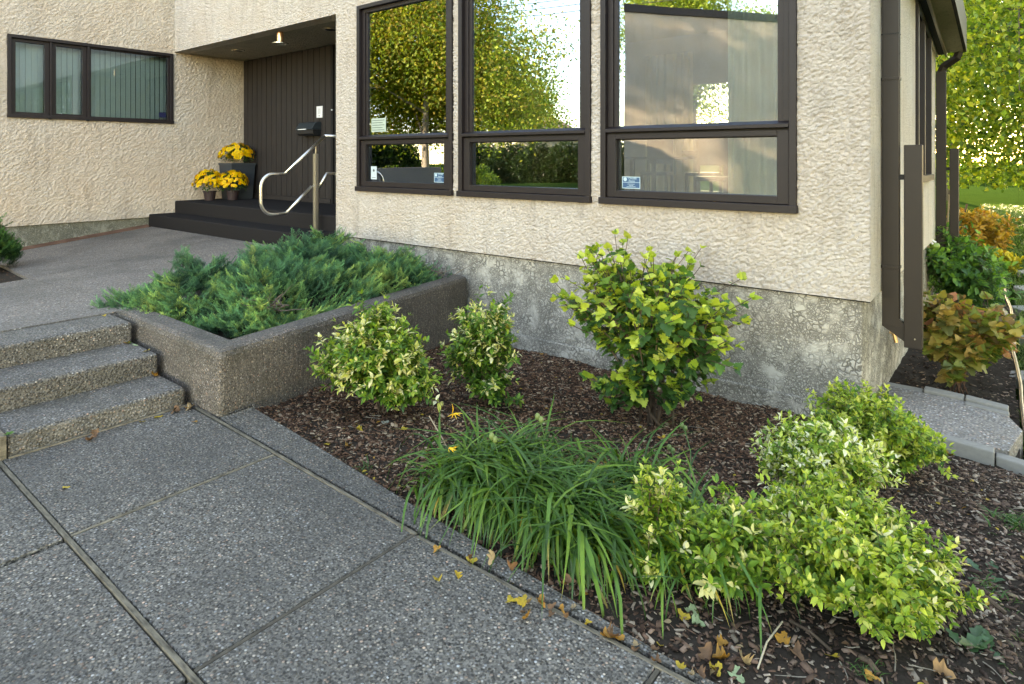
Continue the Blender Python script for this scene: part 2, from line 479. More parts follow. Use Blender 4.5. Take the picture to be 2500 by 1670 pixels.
# recess: ceiling, right cheek, back structure
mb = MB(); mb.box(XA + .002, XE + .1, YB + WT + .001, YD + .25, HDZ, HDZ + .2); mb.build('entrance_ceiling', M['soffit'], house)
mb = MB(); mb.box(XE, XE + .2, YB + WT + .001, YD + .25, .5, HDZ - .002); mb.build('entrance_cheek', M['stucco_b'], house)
# foundations
mb = MB(); mb.box(XE + .02, XC - .06, YB + .04, YB + .3, -.7, SILLZ - .014)
mb.build('foundation', M['parge'], house, bevel=.012)
mb = MB(); mb.box(XC - .3, XC - .062, YB + .302, 9.72, -.7, SILLZ - .004)
mb.build('side_foundation', M['parge'], house)
mb = MB(); mb.box(XA - .3, XA - .04, 1.3, YB + .06, -.7, .547)
mb.build('wing_foundation', M['parge_a'], house)
mb = MB(); mb.box(XE + .04, XC - .2, YB + .012, YB + .039, -.7, -.235)   # rough footing lip above the mulch
mb.build('footing_ledge', M['parge'], house, bevel=.01)
mb = MB(); mb.box(XE + .03, XC - .005, YB + .022, YB + .038, SILLZ - .012, SILLZ - .003); mb.build('drip_flashing', M['frame_dark'], house)
# flat roof + soffit on the right
mb = MB(); mb.box(XA - .3, XC + .25, YB + .05, 9.9, WTOP, WTOP + .15); mb.box(XA - .25, XA - .01, YB + .3, 9.9, 4.7, WTOP)
mb.box(XA - 6, XA - .01, 1.2, YB + 4, 4.71, 4.86); mb.box(XA - 6, XA - .24, 1.3, 1.5, -.5, 4.70); mb.box(XA - 6, XA - 5.8, 1.5, 9.1, -.5, 4.70)
mb.build('roof', M['frame'], house)
V = []; ys = [5.9, 9.80]
mb = MB()
def slab_sl(x0, x1, y0, y1, th):
    V = [(x0, y0, soff(y0)), (x1, y0, soff(y0)), (x1, y1, soff(y1)), (x0, y1, soff(y1))]
    V += [(x, y, z + th) for x, y, z in V]
    return V, [(3, 2, 1, 0), (4, 5, 6, 7), (0, 1, 5, 4), (1, 2, 6, 5), (2, 3, 7, 6), (3, 0, 4, 7)]
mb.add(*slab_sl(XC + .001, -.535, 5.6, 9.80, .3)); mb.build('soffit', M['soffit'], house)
mb = MB(); V, F = slab_sl(-.533, -.50, 5.6, 9.83, .42); mb.add(V, F); mb.build('fascia', M['frame'], house)
mb = MB(); V, F = slab_sl(XC + .004, XC + .028, 6.0, 9.82, .05); V = [(x, y, z - .045) for x, y, z in V]; mb.add(V, F)
V, F = slab_sl(XC + .10, XC + .124, 6.0, 9.82, .05); V = [(x, y, z - .045) for x, y, z in V]; mb.add(V, F)
mb.build('eave_track', M['post'], house)
mb = MB(); V, F = slab_sl(XC + .03, XC + .098, 6.0, 9.8, .03); V = [(x, y, z - .02) for x, y, z in V]; mb.add(V, F); mb.build('eave_vent', M['frame_dark'], house)

# ---- front windows: window(outer casing) > jamb, mid rail, lower sash, panes
def front_window(x0, x1):
    c = .055; yo = YB - .022; gi = YB + .048
    mb = MB()
    mb.box(x0, x0 + c, yo, YB + .12, WZ0, WZ1); mb.box(x1 - c, x1, yo, YB + .12, WZ0, WZ1)
    mb.box(x0 + c, x1 - c, yo, YB + .12, WZ1 - .05, WZ1)
    mb.box(x0 - .008, x1 + .008, yo - .022, YB + .12, WZ0 - .012, WZ0 + .05)
    w = mb.build('window', M['frame'], house, bevel=.004)
    a0, a1 = x0 + c, x1 - c
    # inner stepped jambs of the upper light
    mb = MB(); s = .055
    mb.box(a0, a0 + s, gi - .02, gi + .05, 1.89, WZ1 - .05); mb.box(a1 - s, a1, gi - .02, gi + .05, 1.89, WZ1 - .05)
    mb.box(a0 + s, a1 - s, gi - .02, gi + .05, WZ1 - .10, WZ1 - .05)
    mb.box(a0 + s, a0 + s + .045, gi - .004, gi + .05, 1.89, WZ1 - .10); mb.box(a1 - s - .045, a1 - s, gi - .004, gi + .05, 1.89, WZ1 - .10)
    mb.build('upper_sash', M['frame'], w, bevel=.003)
    # sloped mid rail
    mb = MB(); V = [(a0, yo - .006, 1.838), (a0, yo - .006, 1.868), (a0, gi + .01, 1.897), (a0, gi + .06, 1.897), (a0, gi + .06, 1.838)]
    V += [(a1, y, z) for _, y, z in V]
    mb.add(V, [(4, 3, 2, 1, 0), (5, 6, 7, 8, 9)] + [(i, (i + 1) % 5, 5 + (i + 1) % 5, 5 + i) for i in range(5)])
    mb.build('mid_rail', M['frame'], w, bevel=.003)
    # lower sash, set slightly forward with a dark strip over it as the gap's shadow
    mb = MB(); mb.box(a0, a1, gi - .01, gi + .05, 1.822, 1.838); mb.build('sash_gap_shadow', M['frame_dark'], w)
    mb = MB(); b0, b1 = a0 + .006, a1 - .006; t = .088; yf = YB + .004
    mb.box(b0, b0 + t, yf, gi + .05, 1.24, 1.822); mb.box(b1 - t, b1, yf, gi + .05, 1.24, 1.822)
    mb.box(b0 + t, b1 - t, yf, gi + .05, 1.775, 1.822); mb.box(b0 + t, b1 - t, yf, gi + .05, 1.24, 1.302)
    mb.build('lower_sash', M['frame'], w, bevel=.003)
    mb = MB(); g = .008
    mb.box(b0 + t, b0 + t + g, gi + .002, gi + .05, 1.302, 1.775); mb.box(b1 - t - g, b1 - t, gi + .002, gi + .05, 1.302, 1.775)
    mb.box(b0 + t + g, b1 - t - g, gi + .002, gi + .05, 1.767, 1.775)
    mb.build('glazing_gasket', M['frame_dark'], w)
    mb = MB(); mb.box(b0 + t - .01, b1 - t + .01, gi + .012, gi + .02, 1.30, 1.775); mb.build('pane', M['glass'], w)
    mb = MB(); mb.box(a0 + s + .04, a1 - s - .04, gi + .012, gi + .02, 1.88, WZ1 - .09); mb.build('pane', M['glass'], w)
    return w
for a, b in WIN: front_window(a, b)

# ---- wing window (three lights)
mb = MB(); y0, y1, z0, z1 = AW; xo = XA + .02; c = .05
mb.box(xo, XA - .12, y0, y0 + c, z0, z1); mb.box(xo, XA - .12, y1 - c, y1, z0, z1)
mb.box(xo, XA - .12, y0 + c, y1 - c, z1 - c, z1); mb.box(xo + .012, XA - .12, y0 - .005, y1 + .005, z0 - .01, z0 + .045)
wa = mb.build('window', M['frame'], house, bevel=.004)
for s, (p, q, cas) in enumerate([(2.75, 3.245, 1), (3.275, 3.765, 1), (3.80, 5.08, 0)]):
    mb = MB(); t = .062 if cas else .03; xi = XA - .03; zb, zt = z0 + .045, z1 - c
    mb.box(xi, XA - .11, p, p + t, zb, zt); mb.box(xi, XA - .11, q - t, q, zb, zt)
    mb.box(xi, XA - .11, p + t, q - t, zb, zb + t * .6); mb.box(xi, XA - .11, p + t, q - t, zt - t * .8, zt)
    mb.build('casement' if cas else 'fixed_sash', M['frame'], wa, bevel=.003)
    mb = MB(); mb.box(XA - .066, XA - .058, p + t - .005, q - t + .005, zb + .02, zt - .02); mb.build('pane', M['glass_a'], wa)
mb = MB(); mb.box(xo - .01, XA - .12, 3.245, 3.275, z0 + .045, z1 - c); mb.box(xo - .01, XA - .12, 3.765, 3.80, z0 + .045, z1 - c)
mb.build('mullion', M['frame'], wa, bevel=.003)
mb = MB(); mb.box(xo - .005, xo + .02, 3.22, 3.26, z0 - .02, z0 + .01); mb.build('hinge', M['frame_dark'], wa); mb = MB(); mb.box(xo - .005, xo + .02, 3.74, 3.78, z0 - .02, z0 + .01); mb.build('hinge', M['frame_dark'], wa)
# ---- side window
mb = MB(); y0, y1, z0, z1 = CW; xo = XC + .03
mb.box(xo, XC - .12, y0, y0 + .07, z0, z1); mb.box(xo, XC - .12, y1 - .07, y1, z0, z1); mb.box(xo, XC - .12, y0 + .07, y1 - .07, z1 - .08, z1)
mb.box(xo + .02, XC - .12, y0, y1, z0, z0 + .07); mb.box(xo - .005, XC - .1, 8.33, 8.41, z0 + .07, z1 - .08)
wc = mb.build('window', M['frame'], house, bevel=.004)
mb = MB(); mb.box(xo - .012, XC - .1, 8.43, 8.45, z0 + .07, z1 - .08); mb.box(xo - .012, XC - .1, 7.83, 7.85, z0 + .07, z1 - .08); mb.build('screen_rail', M['post'], wc)
for p, q in ((7.79, 8.33), (8.41, 8.95)):
    mb = MB(); mb.box(XC - .04, XC - .032, p, q, z0 + .07, z1 - .08); mb.build('pane', M['glass_a'], wc)

# ---- boarded door wall (each board a part)
mb = MB(); mb.box(XA + .002, XE - .001, YD + .03, YD + .22, PORCH - .2, HDZ - .002); mb.build('entrance_back', M['frame_dark'], house)
X = XA + .01; pitch = .1712; pm = {}
k = 0
me = None
mbb = MB(); mbb.box(0, pitch - .016, 0, .026, 0, 2.63)
ob = mbb.build('board', M['board'], house, bevel=.004, loc=(X, YD, .905)); me = ob.data
xx = X + pitch
while xx + pitch < -9.03 + .06:
    o = bpy.data.objects.new('board', me); link(o, house); o.location = (xx, YD + random.uniform(-.002, .002), .905); xx += pitch
BX1 = xx - .016
mb = MB(); mb.box(XA + .01, BX1, YD - .012, YD + .028, PORCH, .902); mb.build('base_board', M['board'], house, bevel=.004)
mb = MB(); mb.box(BX1 + .0, BX1 + .05, YD + .004, YD + .029, PORCH, HDZ - .01); mb.build('door_jamb', M['frame_dark'], house)
d = MB(); d.box(BX1 + .35, BX1 + 1.27, YD + .0, YD + .028, PORCH + .03, 2.95); dd = d.build('door', M['board'], house, bevel=.005)
d = MB(); d.tube([(BX1 + .45, YD - .0, 1.8), (BX1 + .45, YD - .05, 1.8), (BX1 + .55, YD - .05, 1.8)], .01); d.build('handle', M['steel'], dd)

# ---- carpeted entrance steps
mb = MB(); mb.box(XA + .002, XE - .001, YB + .002, YD + .02, .3, PORCH); mb.build('porch_landing', M['carpet'], house, bevel=.02, segs=3)
mb = MB(); mb.box(XA - .038, XE + .0, 4.72, YB + .2, .2, .602); mb.build('porch_step', M['carpet'], house, bevel=.02, segs=3)

# ---- ceiling fittings
for (u, v) in ((580.6, 125.1), (687.3, 102.2), (807.5, 74)):
    p = pz(u, v, HDZ - .02)
    if u == 687.3:
        p = pz(684, 78, HDZ)
        mb = MB(); mb.lathe([(.045, HDZ), (.05, HDZ - .02), (.05, HDZ - .15), (.045, HDZ - .17)], p[0], p[1], 18)
        c = mb.build('porch_lamp', m_plain('copper_lamp', (.75, .42, .26), .3, .5, .8), house, smooth=False)
        mb = MB(); mb.lathe([(.05, HDZ - .17), (.12, HDZ - .172), (.12, HDZ - .184), (.09, HDZ - .188), (.085, HDZ - .176), (.01, HDZ - .176)], p[0], p[1], 24); mb.build('lamp_rim', M['post'], c)
    else:
        mb = MB(); mb.lathe([(.12, HDZ), (.12, HDZ - .012), (.085, HDZ - .014)], p[0], p[1], 24); c = mb.build('ceiling_light', M['post'], house)
        mb = MB(); mb.lathe([(.084, HDZ - .010), (.08, HDZ - .016), (.02, HDZ - .016)], p[0], p[1], 24); mb.build('light_well', M['frame_dark'], c)

# ---- downspouts (fixed to the house) with flipped-up extensions
def downspout(y, x0, x1, ztop, zb, ex0, ex1, ez0, ez1, offset_top=False):
    mb = MB(); mb.box(x0, x1, y, y + .085, zb, ztop)
    for i in (1, 2): mb.box(x1 - .001, x1 + .004, y + .02 * i, y + .02 * i + .006, zb, ztop)
    d = mb.build('downspout', M['downspout'], house, bevel=.006)
    # elbow: slants down to the extension
    mb = MB(); V = [(x0, y, zb + .004), (x1, y, zb + .05), (ex1, y, zb - .02 ), (ex1, y, zb - .145), (x1 + .0, y, zb - .06), (x0, y, zb - .01)]
    V = [(x0, y + .002, zb + .06), (x1 + .001, y + .002, zb + .06), (ex0 + .01, y + .002, zb + .02), (ex0 + .01, y + .002, zb - .11), (x0, y + .002, zb - .005)]
    V += [(a, b + .081, c) for a, b, c in V]
    mb.add(V, [(0, 1, 2, 3, 4)[::-1] if False else (0, 4, 3, 2, 1)[::-1], (5, 6, 7, 8, 9)[::-1]] + [(i, 5 + i, 5 + (i + 1) % 5, (i + 1) % 5) for i in range(5)])
    mb.build('elbow', M['downspout'], d)
    mb = MB(); mb.box(ex0, ex1, y - .012, y + .075, ez0, ez1); mb.build('extension', M['downspout'], d, bevel=.005)
    mb = MB(); zc = ez1 - (ez1 - ez0) * .16; mb.box(x1 - .002, ex0 + .004, y + .02, y + .06, zc - .02, zc + .02); mb.build('bracket', M['frame_dark'], d)
    for zz in (ez0 + .10, zb + 1.2):
        pass
    return d
d1 = downspout(5.60, -.818, -.705, WTOP, .31, -.672, -.555, .165, 1.70)
mb = MB(); mb.box(-.822, -.703, 5.597, 5.688, 2.55, 2.56); mb.build('pipe_joint', M['frame_dark'], d1)
for zz in (2.2, .75):
    mb = MB(); mb.box(-.825, -.699, 5.594, 5.69, zz, zz + .022); mb.build('strap', M['downspout'], d1, .002)
mb = MB(); mb.tube([(-.60, 5.586, .24), (-.60, 5.58, .24)], .006, 8); mb.build('screw', M['steel'], d1)
d2 = downspout(9.78, -.822, -.715, 2.72, .25, -.675, -.58, .12, 1.72)
mb = MB(); mb.tube([(-.77, 9.82, 2.70), (-.74, 9.82, 2.78), (-.60, 9.82, 2.88), (-.57, 9.82, 2.99)], .048, 4); mb.build('elbow', M['downspout'], d2)

# ---- interior of the front room
RX0, RX1, RY0, RY1, RZ0, RZ1 = XE + .25, XC - .27, YB + WT + .02, 11.5, .88, 3.95
inter = m_plain('room_paint', (.34, .27, .19), .8, .2, var=.05, scale=2)
flo = m_wood('room_floor', (.20, .13, .08), (.30, .20, .12), (1, .1, 1), .5, .25)
mb = MB(); mb.box(RX0 - .5, RX1, RY0, RY1, RZ0 - .05, RZ0); mb.build('room_floor', flo, house)
mb = MB(); mb.box(RX0 - .5, RX1, RY0, RY1, RZ1, RZ1 + .05); mb.build('room_ceiling', inter, house)
mb = MB(); BWX = (-4.6, -1.35)      # far wall has a wide bright window
wall_grid(mb, [RX0 - .5, RX1], [RZ0, RZ1], [(-4.9, -3.1, .98, 3.0)], RY1, RY1 + .15, 'Y'); mb.build('room_wall', inter, house)
mb = MB(); mb.box(RX0 - .55, RX0 - .5, RY0, RY1, RZ0, RZ1); mb.build('room_wall', inter, house)
mb = MB(); wall_grid(mb, [RY0, RY1], [RZ0, RZ1], [CW], RX1, RX1 + .01, 'X'); mb.build('room_wall', inter, house)
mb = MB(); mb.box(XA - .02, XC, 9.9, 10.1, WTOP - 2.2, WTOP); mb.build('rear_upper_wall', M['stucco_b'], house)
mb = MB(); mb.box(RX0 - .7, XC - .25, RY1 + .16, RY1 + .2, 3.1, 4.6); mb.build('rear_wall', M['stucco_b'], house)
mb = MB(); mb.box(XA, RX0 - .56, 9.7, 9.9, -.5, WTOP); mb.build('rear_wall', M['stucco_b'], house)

# ---- curtains: pleated sheets
def curtain(name, x0, x1, y, z0, z1, label, mat, amp=.035, per=.11):
    n = int((x1 - x0) / .012); V = []
    ph = random.random() * 6
    for i in range(n + 1):
        x = x0 + (x1 - x0) * i / n
        a = amp * math.sin(2 * math.pi * x / per + ph + 1.3 * math.sin(x * 9))
        for z, k in ((z0, 1.15), ((z0 + z1) / 2, 1.0), (z1, .8)): V.append((x, y + a * k, z))
    F = [(i * 3 + j, (i + 1) * 3 + j, (i + 1) * 3 + j + 1, i * 3 + j + 1) for i in range(n) for j in range(2)]
    o = obj(name, mesh_np(name, V, F, mat, smooth=True)); return tag(o, label, 'curtain')
m = NT('sheer_curtain'); nz = m.noise(14, 3, vec=m.scalev(m.geo(), (6, 1, .2)))
cc = m.mix((.50, .58, .53), (.82, .88, .83), nz.outputs[0]); m.fin(cc, .9)
tr = m.n('ShaderNodeBsdfTranslucent'); m.l(cc, tr.inputs[0]); mx = m.n('ShaderNodeMixShader'); mx.inputs[0].default_value = .4
m.l(m.p.outputs[0], mx.inputs[1]); m.l(tr.outputs[0], mx.inputs[2]); m.l(mx.outputs[0], m.out.inputs[0]); SHEER = m.m
tag(curtain('curtain', -6.95, -5.78, YB + .33, .95, 3.8, 'pale green sheer curtain drawn to the left side of the leftmost front window', SHEER), group='sheer curtains in the front room')
tag(curtain('curtain', -1.98, -1.12, YB + .33, .95, 3.8, 'pale green sheer curtain hanging in the right part of the widest front window', SHEER), group='sheer curtains in the front room')
tag(curtain('curtain', -5.7, -4.75, RY1 - .15, .95, 3.6, 'golden backlit curtain beside the bright far window of the room', m_plain('gold_curtain', (.62, .50, .28), .9, .1), .05, .16), group='sheer curtains in the front room')

# vertical blinds in the wing window: every slat a part
bl = thing('vertical_blinds', (XA - .22, 3.9, 2.2), 'grey green vertical blinds closed behind the three-light window of the left wing', 'blinds')
slm = m_plain('blind_slat', (.62, .68, .66), .7, .2, var=.08, scale=6)
mbs = MB(); mbs.box(-.001, .001, -.047, .047, 0, 1.32); me_s = None
n = 0
y = 2.70
while y < 5.2:
    if me_s is None:
        o = mbs.build('slat', slm, bl, loc=(0, y - 3.9, 0)); me_s = o.data
    else:
        o = bpy.data.objects.new('slat', me_s); link(o, bl); o.location = (0, y - 3.9, 0)
    o.rotation_euler = (0, 0, math.radians(24 + random.uniform(-5, 5))); y += .080
mb = MB(); mb.box(XA - .7, XA - .68, 2.2, 5.4, 1.8, 3.9); mb.build('wing_room_wall', m_plain('dim_wall', (.12, .13, .13), .9), house)
mb = MB(); mb.box(XA - .68, XA - .24, 2.2, 5.4, 3.85, 3.9); mb.box(XA - .68, XA - .24, 2.2, 2.25, 1.8, 3.85); mb.box(XA - .68, XA - .24, 5.35, 5.4, 1.8, 3.85); mb.box(XA - .68, XA - .24, 2.2, 5.4, 1.8, 1.85); mb.build('wing_room_shell', m_plain('dim_wall2', (.2, .2, .19), .9), house)

# framed picture on the room's left-hand side wall + furniture
def fr_wall_pt(u, v): return pY(u, v, 9.4)
a = pY(1172, 226, 8.6); b = pY(1237, 330, 8.6)
mb = MB(); mb.box(a[0] - 1.4, b[0] + .55, 8.63, 8.72, RZ0, RZ1 - .002); mb.build('room_partition', inter, house)
pic = thing('framed_picture', ((a[0] + b[0]) / 2, 8.6, a[2]), 'dark framed landscape picture on the wall seen through the middle front window', 'picture')
mb = MB(); x0, x1, zl, zh = a[0], b[0], b[2], a[2]; t = .05
mb.box(x0, x0 + t, 8.595, 8.628, zl, zh); mb.box(x1 - t, x1, 8.595, 8.628, zl, zh); mb.box(x0 + t, x1 - t, 8.595, 8.628, zh - t, zh); mb.box(x0 + t, x1 - t, 8.595, 8.628, zl, zl + t)
mb.build('picture_frame', M['frame_dark'], pic)
mb = MB(); mb.box(x0 + t, x1 - t, 8.615, 8.628, zl + t, zh - t); mb.build('mat_board', m_plain('mat_board', (.55, .52, .44), .8), pic)
mb = MB(); mb.box(x0 + t + .08, x1 - t - .08, 8.611, 8.6145, zl + t + .1, zh - t - .1); mb.build('print', m_plain('print', (.07, .11, .10), .5, var=.7, scale=7), pic)
wood_d = m_plain('dark_wood', (.010, .008, .007), .8, .1)
def chair(x, y, rz, label):
    t = thing('dining_chair', (x, y, RZ0), label, 'chair', 'dining chairs in the front room', rz)
    mb = MB(); mb.box(-.23, .23, -.23, .23, .42, .48); mb.build('seat', wood_d, t, .01, loc=(0, 0, 0))
    mb = MB(); mb.box(-.23, .23, .21, .25, .62, 1.05); mb.build('backrest', wood_d, t, .01, loc=(0, 0, 0))
    for sx in (-1, 1):
        mb = MB(); mb.box(sx * .21 - .022, sx * .21 + .022, -.22, -.176, 0, .42); mb.build('leg', wood_d, t, loc=(0, 0, 0))
        mb = MB(); mb.box(sx * .21 - .022, sx * .21 + .022, .205, .255, 0, .42) if False else mb.box(sx * .21 - .022, sx * .21 + .022, .205, .249, 0, .419); mb.box(sx * .21 - .02, sx * .21 + .02, .212, .248, .481, .619); mb.build('leg', wood_d, t, loc=(0, 0, 0))
    return t
q = pz(1735, 440, RZ0)
p = pY(1742, 420, 8.2); chair(p[0], 8.2, .3, 'dark dining chair nearest the bowl, seen low in the widest front window')
p = pY(1700, 420, 9.4); tbx = p[0]
t = thing('dining_table', (tbx, 9.4, RZ0), 'dark dining table with a bowl on it, seen through the widest front window', 'table')
mb = MB(); mb.box(-1.0, .7, -.45, .45, .70, .74); mb.build('tabletop', wood_d, t, .006, loc=(0, 0, 0))
for sx in (-.9, .6):
    for sy in (-.38, .38):
        mb = MB(); mb.box(sx - .03, sx + .03, sy - .03, sy + .03, 0, .699); mb.build('leg', wood_d, t, loc=(0, 0, 0))
mb = MB(); mb.lathe([(.05, 0), (.09, .015), (.18, .09), (.175, .09), (.08, .02), (.01, .02)], 0, 0, 20)
o = mb.build('bowl', wood_d, None, loc=(tbx - .05, 9.4, RZ0 + .741)); tag(o, 'shallow dark bowl standing on the dining table', 'bowl')
p = pY(1760, 400, 10.3); chair(p[0] - .3, 10.3, .0, 'dark dining chair behind the table against the bright far window')
chair(p[0] - 1.1, 10.2, .2, 'dark dining chair at the left end behind the table')

# stickers on the panes
def sign_text(txt, size, mat, parent, loc, rot, ext=.0004, name='lettering', align='LEFT'):
    c = bpy.data.curves.new(name, 'FONT'); c.body = txt; c.size = size; c.extrude = ext; c.align_x = align
    o = bpy.data.objects.new(name + '_tmp', c); COL.objects.link(o)
    dg = bpy.context.evaluated_depsgraph_get(); me = bpy.data.meshes.new_from_object(o.evaluated_get(dg))
    bpy.data.objects.remove(o); me.materials.clear(); me.materials.append(mat)
    t = bpy.data.objects.new(name, me); link(t, parent); t.location = loc; t.rotation_euler = rot
    return t
blue = m_plain('sticker_blue', (.012, .07, .16), .4, .4, var=.05); pale = m_plain('sticker_pale', (.42, .55, .60), .5, .4, var=.05)
def alarm_sticker(u0, u1, v0, v1, label):
    y = YB + .048 + .010
    a = pY(u0, v0, y); b = pY(u1, v1, y); w = b[0] - a[0]; h = a[2] - b[2]
    r = thing('window_sticker', (a[0], y, b[2]), label, 'sticker', 'blue alarm stickers on the front windows')
    mb = MB(); mb.box(0, w, 0, .0008, 0, h); mb.build('backing', blue, r, loc=(0, 0, 0))
    mb = MB(); e = .006
    mb.box(0, w, -.0006, -.0002, h - e, h); mb.box(0, w, -.0006, -.0002, 0, e); mb.box(0, e, -.0006, -.0002, e, h - e); mb.box(w - e, w, -.0006, -.0002, e, h - e); mb.box(e, w - e, -.0006, -.0002, h * .5, h * .5 + .004)
    mb.build('border', pale, r, loc=(0, 0, 0))
    mb = MB(); mb.tube([(w * .17, -.0008, h * .77), (w * .17, -.0002, h * .77)], h * .16, 20); mb.build('emblem', pale, r, loc=(0, 0, 0))
    sign_text('CHUBB', h * .23, pale, r, (w * .36, -.0012, h * .78), (math.pi / 2, 0, 0))
    sign_text('Alarms', h * .21, pale, r, (w * .36, -.0012, h * .57), (math.pi / 2, 0, 0))
    for i in range(3):
        sign_text(('PROTECTED', 'BY', 'ALARM')[i] if False else '', .01, pale, r, (0, 0, 0), (0, 0, 0)) if False else None
    mb = MB()
    for i, (s, f) in enumerate(((.3, .7), (.38, .62), (.25, .75))): mb.box(w * s, w * f, -.0008, -.0003, h * (.36 - .11 * i), h * (.39 - .11 * i))
    mb.build('fine_print', pale, r, loc=(0, 0, 0))
alarm_sticker(1519, 1563, 431, 461, 'blue alarm company sticker at the lower left of the widest front window')
alarm_sticker(1060, 1086, 422, 446, 'blue alarm company sticker at the lower right of the leftmost front window')
y = YB + .058; a = pY(907, 290, y); b = pY(942, 321, y)
st = thing('window_sticker', (a[0], y, b[2]), 'pale lettered notice stuck on the upper pane of the leftmost front window', 'sticker')
mb = MB(); mb.box(0, b[0] - a[0], 0, .0008, 0, a[2] - b[2]); mb.build('backing', m_plain('notice', (.36, .43, .36), .6), st, loc=(0, 0, 0))
mb = MB()
for i in range(5):
    zz = (a[2] - b[2]) * (.88 - .18 * i); mb.box(.015, (b[0] - a[0]) * (.9 - .12 * (i % 2)), -.001, -.0003, zz - .008, zz)
mb.build('lettering', m_plain('notice_ink', (.06, .09, .09), .6), st, loc=(0, 0, 0))
a = pY(905.7, 406, y); b = pY(919.6, 438, y)
st = thing('window_sticker', (a[0], y, b[2]), 'narrow white tag with a dark dot on the lower pane of the leftmost front window', 'sticker')
mb = MB(); mb.box(0, b[0] - a[0], 0, .0008, 0, a[2] - b[2]); mb.build('backing', m_plain('tagm', (.45, .52, .55), .6), st, loc=(0, 0, 0))
mb = MB(); w = b[0] - a[0]; h = a[2] - b[2]; mb.tube([(w / 2, -.001, h * .68), (w / 2, -.0003, h * .68)], w * .16, 12); mb.box(w * .2, w * .8, -.001, -.0003, h * .12, h * .16); mb.build('mark', m_plain('tag_ink', (.05, .06, .07), .6), st, loc=(0, 0, 0))
# small dark blue sticker in the wing window
a = pX(388, 274, XA - .056); b = pX(405, 287, XA - .056)
o = MB(); o.box(XA - .056, XA - .054, a[1], b[1], b[2], a[2]); o = o.build('window_sticker', m_plain('navy', (.008, .012, .05), .4)); tag(o, 'small navy sticker in the lower right corner of the wing window', 'sticker')

# ================================================================== PORCH THINGS
# mailbox
p0 = pY(738, 300, YD); p1 = pY(800, 332, YD)
mx0, mx1, mz0, mz1 = -9.93, -9.42, 1.99, 2.235
mbx = thing('mailbox', ((mx0 + mx1) / 2, YD, mz0), 'black plastic mailbox with sloped lid and a silver handle strip on the boarded wall', 'mailbox')
prof = [(0, .0), (-.13, .0), (-.165, .04), (-.175, .11)]
def mprof(pr, x0, x1):
    mb = MB(); V = [(x0, YD - .001 + y, mz0 + z) for y, z in pr] + [(x1, YD - .001 + y, mz0 + z) for y, z in pr]; n = len(pr)
    mb.add(V, [tuple(range(n)), tuple(range(2 * n - 1, n - 1, -1))] + [(i, n + i, n + (i + 1) % n, (i + 1) % n) for i in range(n)]); return mb
mprof([(0, .0), (-.12, .0), (-.155, .035), (-.165, .10), (0, .10)], mx0 + .006, mx1 - .006).build('box', M['black'], mbx, .004)
ld = mprof([(0, .102), (-.175, .102), (-.185, .112), (-.12, .215), (-.09, .235), (0, .24)], mx0, mx1).build('lid', m_plain('slate_plastic', (.022, .03, .036), .35, .45), mbx, .004)
mb = MB(); mb.box(mx0 + .09, mx0 + .34, YD - .192, YD - .186, mz0 + .104, mz0 + .116); mb.build('strip', M['white'], ld)
# intercom plate, doorbell
a = pY(774, 260, YD - .01); b = pY(788, 287, YD - .01)
it = thing('intercom_plate', (a[0], YD, b[2]), 'white rectangular intercom plate above the mailbox', 'intercom')
mb = MB(); mb.box(a[0], b[0], YD - .022, YD - .006, b[2], a[2]); mb.build('plate', M['white'], it, .003)
mb = MB(); w = b[0] - a[0]; h = a[2] - b[2]
for i in range(7): mb.box(a[0] + w * .3, b[0] - w * .3, YD - .024, YD - .0225, b[2] + h * (.35 + .07 * i), b[2] + h * (.37 + .07 * i))
mb.tube([((a[0] + b[0]) / 2, YD - .022, b[2] + h * .17), ((a[0] + b[0]) / 2, YD - .027, b[2] + h * .17)], .012, 10); mb.build('grille', m_plain('grille_grey', (.25, .26, .28), .5), it)
p = pY(810, 268.5, YD - .01); mb = MB(); mb.tube([(p[0], YD - .001, p[2]), (p[0], YD - .018, p[2])], .013, 12); tag(mb.build('doorbell', M['white']), 'tiny round white doorbell button beside the black door gap', 'doorbell')

# handrail (runs in Y at X=-7.45)
HX = -7.45
hr = thing('handrail', (HX, 5.03, .602), 'stainless steel handrail with a rounded return loop and square post on the carpeted step', 'handrail')
def arc(cy_, cz_, r, a0, a1, n=10): return [(HX, cy_ + r * math.cos(math.radians(a0 + (a1 - a0) * i / n)), cz_ + r * math.sin(math.radians(a0 + (a1 - a0) * i / n))) for i in range(n + 1)]
mb = MB(); mb.tube([(HX, 5.95, 1.905), (HX, 5.17, 1.905)], .021, 12); mb.tube([(HX, 5.172, 1.905), (HX, 4.56, 1.392)], .021, 12)
mb.tube([(HX, 4.562, 1.394), (HX, 4.40, 1.398)] + arc(4.40, 1.228, .17, 90, 180, 12)[1:] + [(HX, 4.23, 1.05)] + arc(4.40, 1.05, .17, 180, 270, 12)[1:] + [(HX, 4.59, .882)], .021, 12)
mb.tube([(HX, 4.585, .88), (HX, 4.955, 1.215)], .021, 12)
mb.build('rail', M['steel'], hr, smooth=True)
mb = MB(); mb.tube([(HX, 5.06, 1.17), (HX, 5.20, 1.385), (HX, 5.95, 1.385)], .021, 12); mb.build('lower_rail', M['steel'], hr, smooth=True)
mb = MB(); mb.box(HX - .025, HX + .025, 5.0, 5.055, .612, 1.66); mb.build('post', M['post'], hr, .003)
mb = MB(); mb.box(HX - .07, HX + .07, 4.96, 5.10, .602, .612); mb.build('base_plate', M['post'], hr, .002)
mb = MB(); mb.tube([(HX, 5.028, 1.66), (HX, 5.028, 1.77)], .006, 8); mb.tube([(HX, 4.955, 1.215), (HX, 5.0, 1.225)], .008, 8); mb.build('pin', M['steel'], hr)

